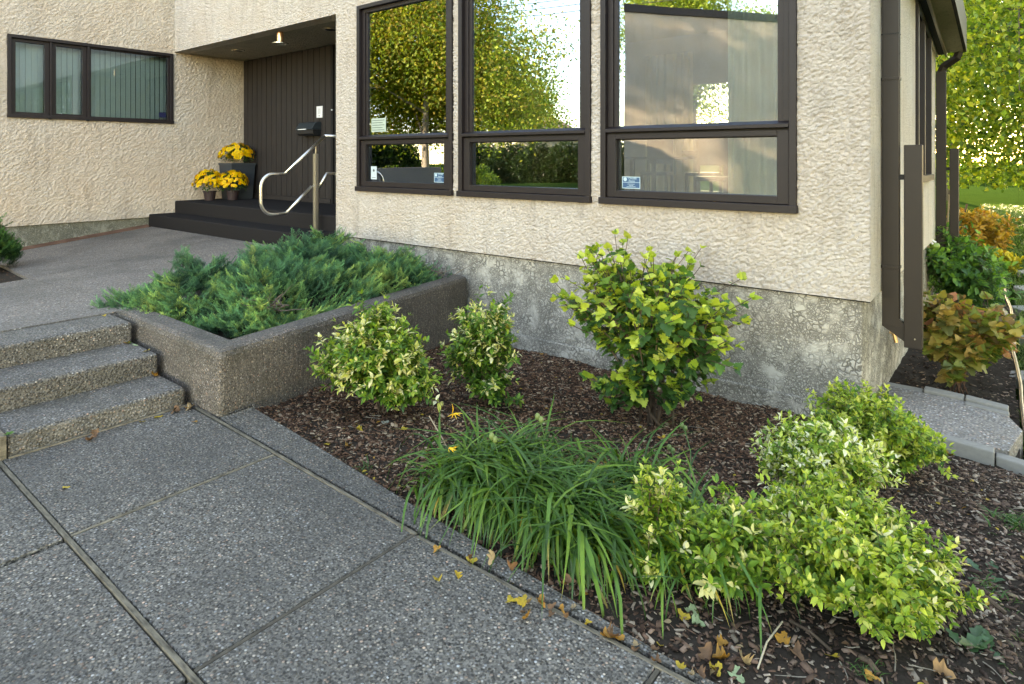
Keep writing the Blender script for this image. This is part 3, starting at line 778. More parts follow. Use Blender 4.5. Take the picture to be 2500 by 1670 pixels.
# ================================================================== PAVING, STEPS, PLANTER
gb = MB(); gb.prism([(-4.2, -6), (2.2, -6), (2.2, 1.94), (-4.2, 1.94)], -.25, -.035)
path = gb.build('path', M['soil']); tag(path, kind='structure')
ys = [(-5.6, -4.72), (-4.68, -3.79), (-3.75, -2.86), (-2.82, -1.93), (-1.89, -1.0), (-.96, -.07), (-.03, .890), (.919, 1.86)]
xs0 = [-4.2, -3.137, -2.008, -.88, .25, 1.38, 2.2]
for j, (y0, y1) in enumerate(ys):
    xs = xs0 if j >= 6 else xs0
    for i in range(len(xs) - 1):
        a, b = xs[i] + (.011 if i else 0), xs[i + 1] - .011
        if j == 6: a += .02; b += .02
        if a < -4.2 + .0: a = -4.2
        yy1 = y1 - (.0 if j < 7 else .0)
        mb = MB(); zt = -.001 * (i % 2) + random.uniform(-.002, .002)
        if j == 7:   # follows the slightly skewed edge
            f = lambda x: 1.885 - .035 * np.clip((x + 4.1) / 2.1, 0, 1) - .013
            mb.prism([(a, y0), (b, y0), (b, f(b)), (a, f(a))], -.12, zt)
        else: mb.prism([(a, y0), (b, y0), (b, y1), (a, y1)], -.12, zt)
        mb.build('slab', M['slab'], path, .006)
def strip(pts, w, z, mat, parent, h=.05, name='divider_board'):
    mb = MB()
    (x0, y0), (x1, y1) = pts
    d = Vector((x1 - x0, y1 - y0, 0)).normalized(); n_ = Vector((-d.y, d.x, 0)) * (w / 2)
    mb.prism([(x0 + n_.x, y0 + n_.y), (x0 - n_.x, y0 - n_.y), (x1 - n_.x, y1 - n_.y), (x1 + n_.x, y1 + n_.y)], z - h, z)
    return mb.build(name, mat, parent, .003)
strip([(-4.2, .905), (2.2, .900)], .020, .001, M['divider'], path)
strip([(-4.12, 1.894), (-2.0, 1.840)], .018, .001, M['divider'], path)
strip([(-1.985, 1.833), (2.2, 1.86)], .018, .001, M['divider'], path)
for x in xs0[1:-1]:
    strip([(x, .918), (x, 1.855)], .016, -.001 if x < -3 else -.003, M['divider_x'] if x < -3 else M['divider_dark'], path)
    strip([(x + .02, -.028), (x + .02, .884)], .03, -.018, M['divider_dark'], path)
# curb strip along the bed
cb = MB(); fo = lambda x: 2.13 - .135 * np.clip((x + 3.8) / 1.6, 0, 1) - .11 * np.clip((x + 2.2) / 1.5, 0, 1)
fi = lambda x: 1.912 - .050 * np.clip((x + 4.1) / 2.1, 0, 1) + .008
xsn = [-3.83, -3.2, -2.6, -2.2, -1.6, -.9, -.2, 1.0, 2.2]
for i in range(len(xsn) - 1):
    a, b = xsn[i], xsn[i + 1]
    cb.prism([(a, fi(a)), (b, fi(b)), (b, fo(b)), (a, fo(a))], -.2, -.004) if False else None
V = []; n = len(xsn)
for x in xsn: V += [(x, fi(x), -.004), (x, fo(x), -.004), (x, fo(x), -.2), (x, fi(x), -.2)]
F = []
for i in range(n - 1):
    for k in range(4): F.append((4 * i + k, 4 * i + (k + 1) % 4, 4 * i + 4 + (k + 1) % 4, 4 * i + 4 + k)[::-1])
F += [(0, 1, 2, 3)[::-1], tuple(4 * (n - 1) + k for k in range(4))]
cb.add(V, F); tag(cb.build('kerb_strip', M['slab'], None, .006), kind='structure')

# lower steps (two flights side by side, parted by a wooden board)
def steps(name, y0, y1, label):
    t = thing(name, (-4.6, (y0 + y1) / 2, 0), label, 'steps')
    for x, z, zb in ((-4.203, .118, -.2), (-4.617, .258, -.2), (-5.059, .40, -.2)):
        mb = MB(); x2 = {-4.203: -4.63, -4.617: -5.07, -5.059: -5.47}[x]
        mb.box(x2, x, y0, y1, zb, z); mb.build('step', M['step'], t, .022, segs=3)
    return t
steps('concrete_steps', .945, 1.868, 'three exposed aggregate steps rising to the upper walk beside the planter')
steps('concrete_steps', -2.5, .905, 'continuation of the aggregate steps left of the wooden board at the picture edge')
for x0, x1, z in ((-4.63, -4.19, .128), (-5.07, -4.63, .268), (-5.49, -5.07, .41)):
    pass
mb = MB(); mb.box(-4.62, -4.195, .911, .938, -.02, .125); mb.box(-5.06, -4.622, .911, .938, -.02, .262); mb.box(-5.47, -5.062, .911, .938, -.02, .402); tag(mb.build('step_divider', M['divider_x'], None, .003), 'weathered wooden board standing between the two flights of steps', 'board')
mb = MB(); mb.box(-4.198, -4.18, .945, 1.87, -.05, .008); tag(mb.build('step_foot_board', M['divider_x'], None, .002), 'thin weathered board along the foot of the lowest step', 'board')

# upper walk: slabs following the gentle fall
up = MB(); up.prism([(-12.0, -2.5), (-5.5, -2.5), (-5.5, 4.9), (-12.0, 4.9)], -.6, lambda x, y: upz(x, y) - .04)
# split base so it never pokes through the slabs
upath = up.build('upper_path', M['soil']); tag(upath, kind='structure')
def slab_sheet(name, poly, mat, parent, z=upz, th=.09, dz=0.0):
    """poly convex quad, subdivided so the surface follows z(x,y)"""
    p = [Vector((a, b, 0)) for a, b in poly]; N = 10; V = []; idx = {}
    for i in range(N + 1):
        for j in range(N + 1):
            u, v = i / N, j / N
            q = (p[0] * (1 - u) + p[1] * u) * (1 - v) + (p[3] * (1 - u) + p[2] * u) * v
            V.append((q.x, q.y, float(z(q.x, q.y)) + dz))
    F = [(i * (N + 1) + j, (i + 1) * (N + 1) + j, (i + 1) * (N + 1) + j + 1, i * (N + 1) + j + 1) for i in range(N) for j in range(N)]
    ring = [i * (N + 1) for i in range(N + 1)] + [N * (N + 1) + j for j in range(1, N + 1)] + [i * (N + 1) + N for i in range(N - 1, -1, -1)] + [j for j in range(N - 1, 0, -1)]
    b0 = len(V); V += [(V[k][0], V[k][1], V[k][2] - th) for k in ring]; m_ = len(ring)
    F += [(ring[k], b0 + k, b0 + (k + 1) % m_, ring[(k + 1) % m_]) for k in range(m_)]
    F.append(tuple(b0 + k for k in range(m_)))
    mb = MB(); a0 = (p[1] - p[0]).cross(p[3] - p[0]).z
    if a0 < 0: F = [f[::-1] for f in F]
    mb.add(V, F); return mb.build(name, mat, parent)
g = .006
j1 = psurf(540, 580, upz); j2 = psurf(385, 620, upz)     # joint across the walk
sl = (j2[0] - j1[0]) / (j2[1] - j1[1])
fx = lambda y: j1[0] + sl * (y - j1[1])
T = psurf(71, 680, upz); T2 = psurf(17, 654, upz); tk = (T2[1] - T[1]) / (T2[0] - T[0]); T3 = (-11.94, T[1] + tk * (-11.94 - T[0])); k2 = psurf(205, 745, upz)       # mulch triangle corner; the joint from it
slab_sheet('slab', [(-11.94, T3[1]), (T[0], T[1]), (fx(4.715) - g, 4.715), (-11.94, 4.715)], M['slab_up'], upath)
slab_sheet('slab', [(T[0] + .012, T[1]), (-5.85, T[1]), (-6.9, 4.715), (fx(4.715) + g, 4.715)], M['slab_up'], upath)
Ty = 1.72
slab_sheet('slab', [(T[0], .6), (-5.50, .6), (-5.50, T[1] - .012), (T[0], T[1] - .012)], M['slab_up'], upath)
slab_sheet('slab', [(T[0], -.9), (-5.50, -.9), (-5.50, .59), (T[0], .59)], M['slab_up'], upath)
mb = MB(); mb.box(-5.494, -5.472, .0, 1.85, .3, .395); mb.build('joint_board', M['divider_dark'], upath)
# edging board against the wing foundation
V = []; 
mb = MB(); ysn = np.linspace(1.3, 4.70, 9)
for i in range(8):
    a, b = ysn[i], ysn[i + 1]
    z0_, z1_ = float(upz(-12, a)), float(upz(-12, b))
    for xa, xb, dz in ((-12.085, -12.05 + .0, .035), (-12.045, -12.0, .02)):
        V = [(xa, a, z0_ - .1), (xb, a, z0_ - .1), (xb, b, z1_ - .1), (xa, b, z1_ - .1), (xa, a, z0_ + dz), (xb, a, z0_ + dz), (xb, b, z1_ + dz), (xa, b, z1_ + dz)]
        mb.add(V, [(3, 2, 1, 0), (4, 5, 6, 7), (0, 1, 5, 4), (1, 2, 6, 5), (2, 3, 7, 6), (3, 0, 4, 7)])
tag(mb.build('edging_board', m_wood('red_brown_board', (.10, .05, .035), (.2, .11, .08), (1, .2, 1), 1)), 'thin reddish edging board along the foot of the left wing wall', 'board')
# mulch pocket left
mp = MB(); mp.prism([(T3[0], T3[1] - .01), (T[0] - .01, T[1] - .01), (T[0] - .01, -.9), (-11.94, -.9)], -.1, lambda x, y: upz(x, y) - .028)
tag(mp.build('mulch_pocket', M['soil']), kind='structure')

# raised planter (walls butt together as one ring), rounded rim
P = [(-3.838, 1.91), (-4.74, 5.14), (-7.10, 5.14), (-5.50, 1.91)]
TZ = lambda x, y: .408 - (y - 1.91) / 3.23 * .105 + (.012 if x < -5 else 0)
pl = thing('raised_planter', (-5, 3.4, 0), 'raised exposed aggregate planter box with rounded rim filled with juniper', 'planter')
def inset(P, d):
    n = len(P); out = []
    for i in range(n):
        a, b, c = Vector(P[i - 1]), Vector(P[i]), Vector(P[(i + 1) % n])
        e1 = (b - a).normalized(); e2 = (c - b).normalized(); n1 = Vector((-e1.y, e1.x)); n2 = Vector((-e2.y, e2.x))
        bis = (n1 + n2).normalized(); k = d / max(.2, bis.dot(n1)); out.append((b.x + bis.x * k, b.y + bis.y * k))
    return out
# rounded vertical corners
def rounded(P, r, n=5):
    out = []; N = len(P)
    for i in range(N):
        a, b, c = Vector(P[i - 1]), Vector(P[i]), Vector(P[(i + 1) % N])
        d1 = (a - b).normalized(); d2 = (c - b).normalized(); p0 = b + d1 * r; p2 = b + d2 * r
        for k in range(n + 1):
            t = k / n; q = p0 * (1 - t) ** 2 + b * 2 * t * (1 - t) + p2 * t * t; out.append((q.x, q.y))
    return out
prof = [(0, -.2, 0), (0, 0, .0), (0, -.045, 1), (.012, -.016, 1), (.045, -.002, 1), (.17, -.004, 1), (.20, -.016, 1), (.215, -.05, 1), (.215, -.35, 1)]
rings = []; base = rounded(P, .05)
V = []; F = []; nb = len(base)
for (d_, dz, top) in prof:
    rp = rounded(inset(P, d_), max(.012, .05 - d_ * .15))
    for (x, y) in rp: V.append((x, y, (TZ(x, y) + dz) if top else (-.4 if dz < 0 else 0.0)))
for i in range(len(prof) - 1):
    for k in range(nb):
        k2 = (k + 1) % nb; F.append((i * nb + k, i * nb + k2, (i + 1) * nb + k2, (i + 1) * nb + k))
a0 = sum(P[i][0] * P[(i + 1) % 4][1] - P[(i + 1) % 4][0] * P[i][1] for i in range(4))
if a0 < 0: F = [f[::-1] for f in F]
print('planter orient', a0)
obj('planter_wall', mesh_np('planter_wall', V, F, M['planter']), pl)
mb = MB(); ip = inset(P, .205); mb.prism(ip, .0, lambda x, y: TZ(x, y) - .12)
so = mb.build('planter_soil', M['soil'], pl)

# ================================================================== GROUND
def grid_mesh(name, x0, x1, y0, y1, nx, ny, zf, mat, keep=None):
    xs = np.linspace(x0, x1, nx + 1); yy = np.linspace(y0, y1, ny + 1)
    X, Y = np.meshgrid(xs, yy, indexing='ij'); Zv = zf(X, Y)
    V = np.stack([X, Y, Zv], -1).reshape(-1, 3)
    i, j = np.meshgrid(np.arange(nx), np.arange(ny), indexing='ij')
    a = (i * (ny + 1) + j).ravel(); Fq = np.stack([a, a + ny + 1, a + ny + 2, a + 1], -1)
    if keep is not None:
        c = V[Fq].mean(1); Fq = Fq[keep(c[:, 0], c[:, 1])]
    return obj(name, mesh_np(name, V, Fq, mat, smooth=True))
def sn(x, y, s, k=0): return np.sin(x * s + 1.3 * k + 1.7 * np.sin(y * s * .7 + k)) * np.sin(y * s * 1.1 + k * 2.1 + 1.1 * np.sin(x * s * .6))
def bed_surface(x, y): return bedz(x, y) + .012 * sn(x, y, 6, 1) + .008 * sn(x, y, 14, 2) + .004 * sn(x, y, 33, 3)
bed = grid_mesh('garden_bed', -5.0, .09, 1.93, 16.0, 200, 460, bed_surface, M['soil'],
                keep=lambda x, y: ~((y > YB + .12) & (x < XC - .2)) & ((y < 5.2) | (x < .03 - .018 * (y - 5))))
tag(bed, kind='structure')
mg = NT('lawn_grass'); n1 = mg.noise(1.2, 5); n2 = mg.noise(45, 4, .7)
c = mg.mix((.016, .045, .010), (.036, .075, .014), n1.outputs[0]); c = mg.mix(c, (.03, .05, .01), mg.math('MULTIPLY', n2.outputs[0], .7)); mg.fin(c, .9, mg.bump(n2.outputs[0], 1, .04), .0)
lawn = grid_mesh('lawn', -160, 160, -160, 220, 80, 95, lambda x, y: -.56 + .0 * x, mg.m); tag(lawn, kind='structure')
lawn2 = grid_mesh('near_lawn', .06, 26, -6, 60, 60, 300, lambda x, y: bedz(x, y) - .018 + .010 * sn(x, y, 1.2, 3) - .03 * np.clip((2.0 - y), 0, 1), mg.m); tag(lawn2, kind='structure')
lawn3 = grid_mesh('back_lawn', -40, .05, 15.9, 60, 60, 60, lambda x, y: -.40 + .02 * sn(x, y, 1.2, 3), mg.m); tag(lawn3, kind='structure')
lawn4 = grid_mesh('front_lawn', -60, 26, -60, -6.0, 90, 60, lambda x, y: -.12 + .03 * sn(x, y, .8, 3), mg.m); tag(lawn4, kind='structure')
lawn5 = grid_mesh('side_lawn', -11.9, -4.25, -6.0, -2.5, 10, 10, lambda x, y: -.05 + .01 * sn(x, y, .8, 3), mg.m); tag(lawn5, kind='structure')

# washed pebble pad and its pavers on the right
pad = thing('pebble_pad', (-.4, 5.6, -.3), 'washed pebble pad edged with grey concrete pavers at the house corner', 'paving')
mb = MB(); mb.prism([(-.86, 5.22), (-.04, 5.17), (.03, 5.62), (-.05, 5.86), (-.10, 6.0), (-.86, 6.04)], -.6, -.285); mb.build('pebble_surface', M['pad'], pad, .006)
def paver(pts, z0, z1, lab=None):
    mb = MB(); mb.prism(pts, z0, z1); o = mb.build('paver', M['block'], pad, .008)
    return o
def quad(x0, x1, ya, yb, w): return [(x0, ya), (x1, yb), (x1, yb + w), (x0, ya + w)]
paver(quad(-.80, -.475, 5.165, 5.135, .085), -.50, -.300)
paver(quad(-.468, -.115, 5.125, 5.07, .09), -.50, -.278)
paver(quad(-.108, .05, 5.10, 5.06, .09), -.50, -.312)
paver(quad(-.86, -.60, 6.05, 6.05, .10), -.50, -.29)
paver(quad(-.59, -.325, 6.04, 6.01, .105), -.50, -.262)
paver(quad(-.315, -.05, 6.01, 5.94, .10), -.50, -.258)
paver(quad(-.315, -.045, 5.93, 5.87, .07), -.50, -.275)
# stepping stones on the lawn
for i, (yy, xx_) in enumerate(((7.4, .20), (9.0, .25), (10.7, .22), (12.4, .22), (14.2, .24), (18.8, .45))):
    mb = MB(); n = 9
    pts = [(xx_ + .28 * math.cos(2 * math.pi * k / n) * random.uniform(.85, 1.1), yy + .26 * math.sin(2 * math.pi * k / n) * random.uniform(.85, 1.1)) for k in range(n)]
    mb.prism(pts, -.47, -.375); tag(mb.build('stepping_stone', M['block'], None, .01), ('flat grey stepping stone in the lawn, %s from the camera' % ('nearest', 'second nearest', 'third', 'fourth', 'fifth', 'farthest')[i]), 'stepping stone', 'stepping stones along the garden')
# ================================================================== VEGETATION HELPERS
def unit(v): return v / np.maximum(np.linalg.norm(v, axis=-1, keepdims=True), 1e-9)
def frames(d, up):
    """columns: x = side, y = along the leaf, z = leaf normal"""
    y = unit(d); x = unit(np.cross(y, up)); z = np.cross(x, y); return np.stack([x, y, z], -1)
def tmpl_leaf(w=.48, cup=.06, fold=.10, wav=0):
    ys = [0, .18, .45, .75, 1.0]; ws = [0, .72, 1.0, .62, 0]
    V = [(0, 0, 0)]; 
    for y, k in zip(ys[1:4], ws[1:4]):
        zb = -cup * (y - .4) ** 2 * 4
        V += [(-w / 2 * k, y, zb + fold * k), (0, y, zb), (w / 2 * k, y, zb + fold * k)]
    V.append((0, 1, -cup * 1.6))
    F = [(0, 2, 1), (0, 3, 2)]
    for i in (0, 1):
        a = 1 + 3 * i; F += [(a, a + 1, a + 4), (a, a + 4, a + 3), (a + 1, a + 2, a + 5), (a + 1, a + 5, a + 4)]
    F += [(7, 8, 10), (8, 9, 10)]
    return np.array(V, float), np.array(F)
def tmpl_lobed(cup=.12, seed=0, lobes=3):
    r = np.random.default_rng(seed)
    if lobes == 3: out = [(0, 0), (.16, .02), (.40, .10), (.52, .30), (.36, .36), (.42, .56), (.24, .60), (.16, .82), (0, 1.0)]
    else: out = [(0, 0), (.12, .04), (.34, .0), (.50, .16), (.36, .28), (.56, .46), (.40, .58), (.30, .62), (.24, .86), (0, 1.0)]
    L = [(x, y) for x, y in out]; pts = L + [(-x, y) for x, y in L[-2:0:-1]]
    V = [(0, .42, -.02)] + [(x + r.normal(0, .012), y + r.normal(0, .012), cup * (x * x * 2.2) - cup * (y - .4) ** 2 + r.normal(0, .02)) for x, y in pts]
    n = len(pts); F = [(0, 1 + (i + 1) % n, 1 + i) for i in range(n)]
    return np.array(V), np.array(F)
def tmpl_round(seed=0, lobe=.13, teeth=.035, cup=.12):
    r = np.random.default_rng(seed); n = 26; V = [(0, .40, 0)]
    for i in range(n):
        th = 2 * math.pi * (i + .5) / n - math.pi / 2        # starts at the stalk
        rad = .44 + lobe * math.cos(3 * (th - math.pi / 2)) - .05 * math.cos(th - math.pi / 2) + (teeth if i % 2 else -teeth)
        ph = abs(th + math.pi / 2) if th < 0 else 9
        x, y = rad * math.cos(th) * .95, .42 + rad * math.sin(th) * 1.05
        V.append((x, y, .16 * abs(x) - cup * (y - .3) ** 2 * 1.3 + r.normal(0, .015)))
    return np.array(V), np.array([(0, 1 + i, 1 + (i + 1) % n) for i in range(n)])
def tmpl_rhomb(w=.6, fold=.12):
    return np.array([(0, 0, 0), (w / 2, .45, fold), (0, 1, -.05), (-w / 2, .45, fold)], float), np.array([(0, 1, 2), (0, 2, 3)])
def tmpl_curl(seed):
    """curled dead leaf"""
    V, F = tmpl_lobed(.1, seed, 5); r = np.random.default_rng(seed + 50)
    k = r.uniform(.8, 2.2); V = V.copy(); V[:, 2] += k * .45 * V[:, 0] ** 2 + .25 * np.sin(V[:, 1] * 3 + seed) * .5
    V[:, 0] *= r.uniform(.6, 1.0); return V, F
def bake(T, pos, R, S, cols):
    """all leaves into one vertex/face array; T = template (V,F)"""
    V, F = T; n = len(pos)
    W = np.einsum('nij,vj->nvi', R, V) * S[:, None, None] + pos[:, None, :]
    Fq = (F[None] + (np.arange(n) * len(V))[:, None, None]).reshape(-1, F.shape[1])
    C = np.repeat(cols[:, None, :], len(V), 1).reshape(-1, 3)
    return W.reshape(-1, 3), Fq, C
def leafset(parent, T, pos, R, S, cols, mat, nobj=300, piece='leaf', rest='foliage', K=8, twigs=None):
    """nearest nobj leaves become parts of their own, the others one joined part"""
    pos = np.asarray(pos); n = len(pos)
    vis = S / np.linalg.norm(pos - CAMP, axis=1)
    # prefer leaves on the camera side of the plant
    c = pos.mean(0); tocam = unit(CAMP - c); side = (pos - c) @ tocam
    order = np.argsort(-(side + .4 * vis))
    near = order[:min(nobj, n)]; far = order[min(nobj, n):]
    if len(near):
        cc = cols[near]; key = np.argsort(cc.sum(1)); groups = np.array_split(key, K)
        V, F = T
        for g_ in groups:
            if not len(g_): continue
            col = cc[g_].mean(0); me = mesh_np(piece, V, F, mat, np.tile(col, (len(V), 1)))
            for k in near[g_]:
                o = bpy.data.objects.new(piece, me); COL.objects.link(o); o.parent = parent
                m4 = np.eye(4); m4[:3, :3] = R[k] * S[k]; m4[:3, 3] = pos[k] - np.array(parent.location)
                o.matrix_local = Matrix(m4.tolist())
    if len(far):
        W, Fq, C = bake(T, pos[far], R[far], S[far], cols[far])
        o = obj(rest, mesh_np(rest, W, Fq, mat, C), parent); o['kind'] = 'stuff'
def curve_pts(p0, p1, n, sag, r):
    """p0 to p1 rising first, bowing outwards"""
    p0 = np.array(p0); p1 = np.array(p1); d = p1 - p0
    mid = p0 + d * np.array([.38, .38, .62]) + r.normal(0, .03, 3) * np.linalg.norm(d)
    t = np.linspace(0, 1, n)[:, None]
    P = p0 * (1 - t) ** 2 + mid * 2 * t * (1 - t) + p1 * t * t
    P[:, 2] -= sag * (t[:, 0] ** 3) * np.linalg.norm(d); return P

def shrub(name, base, ells, label, cat, seed, nst=70, per=26, size=.034, T=None, pal=None, tip=None, tipfrac=.25, stem_r=.0028,
          mat=None, stem_mat=None, inner=.35, group=None, droop=.12, tipsize=.8, sidetwigs=2, nstem_obj=10, nobj=300, spread=.0, jit=.25, topbias=.0):
    """ells: ellipsoids (centre, radii) describing the crown; stems run from the base to their skin"""
    r = np.random.default_rng(seed); mat = mat or M['leafg']; stem_mat = stem_mat or M['bark']; T = T or tmpl_leaf()
    root = thing(name, tuple(base), label, cat, group)
    pos = []; R = []; S = []; C = []; stems = []
    w = np.array([e[1][0] * e[1][1] * e[1][2] for e in ells]) ** .67; w /= w.sum()
    allc = np.array([e[0] for e in ells]).mean(0)
    for i in range(nst):
        e = ells[r.choice(len(ells), p=w)]
        d = unit(r.normal(0, 1, 3)); 
        if d[2] < -.25: d[2] *= -.6
        d = unit(d); rad = r.uniform(.72, 1.08) ** .8 if r.random() > .2 else r.uniform(.45, .8)
        end = np.array(e[0]) + d * np.array(e[1]) * rad
        b = np.array(base) + np.array([r.normal(0, .035), r.normal(0, .035), 0])
        n = 14; P = curve_pts(b, end, n, droop * .4, r); stems.append((P, stem_r * r.uniform(.7, 1.3)))
        L = [(P, 1.0)]
        for s in range(sidetwigs):
            k = r.integers(5, 12); dd = unit(P[min(k + 1, n - 1)] - P[k]) + r.normal(0, .6, 3); dd[2] += .25
            ln = np.linalg.norm(end - b) * r.uniform(.18, .36)
            Q = P[k] + np.linspace(0, 1, 6)[:, None] * unit(dd) * ln; L.append((Q, .6)); stems.append((Q, stem_r * .5))
        for (Q, wt) in L:
            seg = np.linalg.norm(np.diff(Q, axis=0), axis=1); tl = seg.sum(); m = max(3, int(per * wt))
            t0 = inner if wt == 1 else .1
            ts = t0 + (1 - t0) * np.sort(r.uniform(0, 1, m) ** .8)
            ts[-3:] = 1.0; flag = r.random() < tipfrac * 1.25
            ph = r.uniform(0, 6.28)
            for j, t in enumerate(ts):
                x = t * (len(Q) - 1); k = min(int(x), len(Q) - 2); p = Q[k] + (Q[k + 1] - Q[k]) * (x - k); ax = unit(Q[k + 1] - Q[k])
                a = ph + j * 2.4; s1 = unit(np.cross(ax, [0, 0, 1.0]) + 1e-6); s2 = np.cross(ax, s1)
                out = unit(math.cos(a) * s1 + math.sin(a) * s2)
                near_tip = t > .93
                ld = unit(out * (1.0 if not near_tip else .7) + ax * (.45 if not near_tip else .9) + np.array([0, 0, .15 - droop * (0 if near_tip else 1)]) + r.normal(0, jit, 3))
                up = unit(np.array([0, 0, 1.0]) + ax * .35 + r.normal(0, .25, 3))
                pos.append(p + ld * .003); R.append((ld, up))
                sz = size * r.uniform(.45, 1.25) * (tipsize if near_tip else 1.0)
                S.append(sz)
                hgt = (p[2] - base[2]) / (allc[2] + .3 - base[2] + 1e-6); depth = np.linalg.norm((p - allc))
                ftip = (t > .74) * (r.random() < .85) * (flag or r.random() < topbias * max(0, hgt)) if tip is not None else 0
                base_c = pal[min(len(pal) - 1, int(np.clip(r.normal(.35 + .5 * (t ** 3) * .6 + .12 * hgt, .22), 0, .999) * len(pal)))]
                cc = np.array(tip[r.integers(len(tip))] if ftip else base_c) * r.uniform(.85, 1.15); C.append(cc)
    pos = np.array(pos); D = np.array([x[0] for x in R]); U = np.array([x[1] for x in R]); Rm = frames(D, U)
    ok = pos[:, 2] > base[2] + .01
    leafset(root, T, pos[ok], Rm[ok], np.array(S)[ok], np.array(C)[ok], mat, nobj)
    # stems: the main ones each a part
    for P, rr in stems[:nstem_obj * (1 + sidetwigs):(1 + sidetwigs)]:
        mb = MB(); mb.tube(P, [rr * (1.5 - 1.1 * k / (len(P) - 1)) for k in range(len(P))], 5); mb.build('stem', stem_mat, root, smooth=True)
    mb = MB()
    for k, (P, rr) in enumerate(stems):
        if k % (1 + sidetwigs) == 0 and k < nstem_obj * (1 + sidetwigs): continue
        mb.tube(P[6::2] if len(P) > 8 else P, rr * .8, 3, cap=False)
    o = mb.build('twigs', stem_mat, root); o['kind'] = 'stuff'
    return root
def ell(u, v, z, rx, ry, rz):
    """ellipsoid centred where pixel (u,v) meets depth of a ground point"""
    return (np.array([u, v, z]), np.array([rx, ry, rz]))
def at_depth(u, v, depth):
    return _C + depth * ray(u, v)
def depth_of(p): return float((np.asarray(p) - _C) @ _F)

GRN = [(.03, .09, .02), (.05, .14, .025), (.08, .20, .03), (.13, .27, .035), (.21, .35, .045), (.34, .44, .07)]
CREAM = [(.74, .70, .34), (.80, .77, .50), (.62, .63, .16), (.72, .68, .26)]
YG = [(.04, .12, .022), (.08, .19, .03), (.14, .27, .035), (.23, .36, .04), (.35, .46, .06), (.46, .53, .10)]

def pix_shrub(name, bpix, ellpix, label, cat, seed, surf=bed_surface, **kw):
    """bpix: pixel of the foot; ellpix: (u, v, half width px, half height px, depth offset m, depth radius m)"""
    b = psurf(bpix[0], bpix[1], surf); d = depth_of(b); E_ = []
    for (u, v, hw, hh, dd, dr) in ellpix:
        c = at_depth(u, v, d + dd); k = (d + dd) / FPX
        E_.append((c, np.array([hw * k, max(dr, hw * k * .8), hh * k])))
    # ellipsoid axes are camera-aligned: turn them
    out = []
    for c, rr in E_: out.append((c, rr))
    return shrub(name, b, out, label, cat, seed, **kw)

VAR = 'variegated spirea shrub'
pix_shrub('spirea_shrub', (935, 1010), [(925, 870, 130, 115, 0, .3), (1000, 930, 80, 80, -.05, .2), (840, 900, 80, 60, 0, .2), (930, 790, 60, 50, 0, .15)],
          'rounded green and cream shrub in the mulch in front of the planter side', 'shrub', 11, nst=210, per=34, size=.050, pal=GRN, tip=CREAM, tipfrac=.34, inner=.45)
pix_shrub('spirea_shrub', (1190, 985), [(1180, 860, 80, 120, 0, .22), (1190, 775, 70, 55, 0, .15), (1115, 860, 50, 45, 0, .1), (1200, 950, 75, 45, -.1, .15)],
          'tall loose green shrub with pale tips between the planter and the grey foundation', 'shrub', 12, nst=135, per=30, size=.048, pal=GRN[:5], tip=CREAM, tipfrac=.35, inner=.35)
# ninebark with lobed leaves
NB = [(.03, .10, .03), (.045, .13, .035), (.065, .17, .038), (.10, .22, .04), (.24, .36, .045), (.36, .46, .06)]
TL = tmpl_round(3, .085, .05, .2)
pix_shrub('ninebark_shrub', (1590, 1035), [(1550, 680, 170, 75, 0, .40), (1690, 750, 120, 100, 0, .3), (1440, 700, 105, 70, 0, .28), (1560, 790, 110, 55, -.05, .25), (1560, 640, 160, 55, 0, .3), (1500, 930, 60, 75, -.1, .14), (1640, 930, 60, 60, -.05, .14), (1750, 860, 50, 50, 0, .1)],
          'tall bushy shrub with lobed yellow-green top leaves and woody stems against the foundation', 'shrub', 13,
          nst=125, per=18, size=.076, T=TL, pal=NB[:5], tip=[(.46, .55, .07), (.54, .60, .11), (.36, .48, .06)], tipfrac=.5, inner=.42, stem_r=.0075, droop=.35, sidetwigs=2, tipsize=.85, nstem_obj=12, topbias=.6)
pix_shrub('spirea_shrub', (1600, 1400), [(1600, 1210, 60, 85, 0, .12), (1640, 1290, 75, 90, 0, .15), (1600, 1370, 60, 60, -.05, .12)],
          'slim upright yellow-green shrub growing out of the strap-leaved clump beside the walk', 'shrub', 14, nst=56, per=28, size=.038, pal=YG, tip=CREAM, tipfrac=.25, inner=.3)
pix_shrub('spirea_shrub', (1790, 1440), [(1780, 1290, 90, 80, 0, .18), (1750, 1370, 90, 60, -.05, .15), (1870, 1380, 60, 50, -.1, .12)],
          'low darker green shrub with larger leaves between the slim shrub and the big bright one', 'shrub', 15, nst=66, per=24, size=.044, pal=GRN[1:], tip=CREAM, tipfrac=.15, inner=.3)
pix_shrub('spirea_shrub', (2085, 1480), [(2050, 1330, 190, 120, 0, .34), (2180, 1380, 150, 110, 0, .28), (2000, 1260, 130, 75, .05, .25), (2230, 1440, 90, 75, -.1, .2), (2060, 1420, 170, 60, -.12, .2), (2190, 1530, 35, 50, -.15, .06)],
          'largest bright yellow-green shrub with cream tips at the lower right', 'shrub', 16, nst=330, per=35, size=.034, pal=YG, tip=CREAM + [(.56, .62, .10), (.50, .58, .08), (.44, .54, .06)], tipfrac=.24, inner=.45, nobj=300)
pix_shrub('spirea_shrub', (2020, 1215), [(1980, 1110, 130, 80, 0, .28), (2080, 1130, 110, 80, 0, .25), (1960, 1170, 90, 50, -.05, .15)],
          'low shrub with a white-tipped crown just behind the largest bright shrub', 'shrub', 17, nst=160, per=33, size=.039, pal=GRN[1:] + YG[2:4], tip=[(.85, .84, .62), (.70, .74, .22), (.60, .68, .12), (.84, .82, .55)], tipfrac=.7, inner=.45)
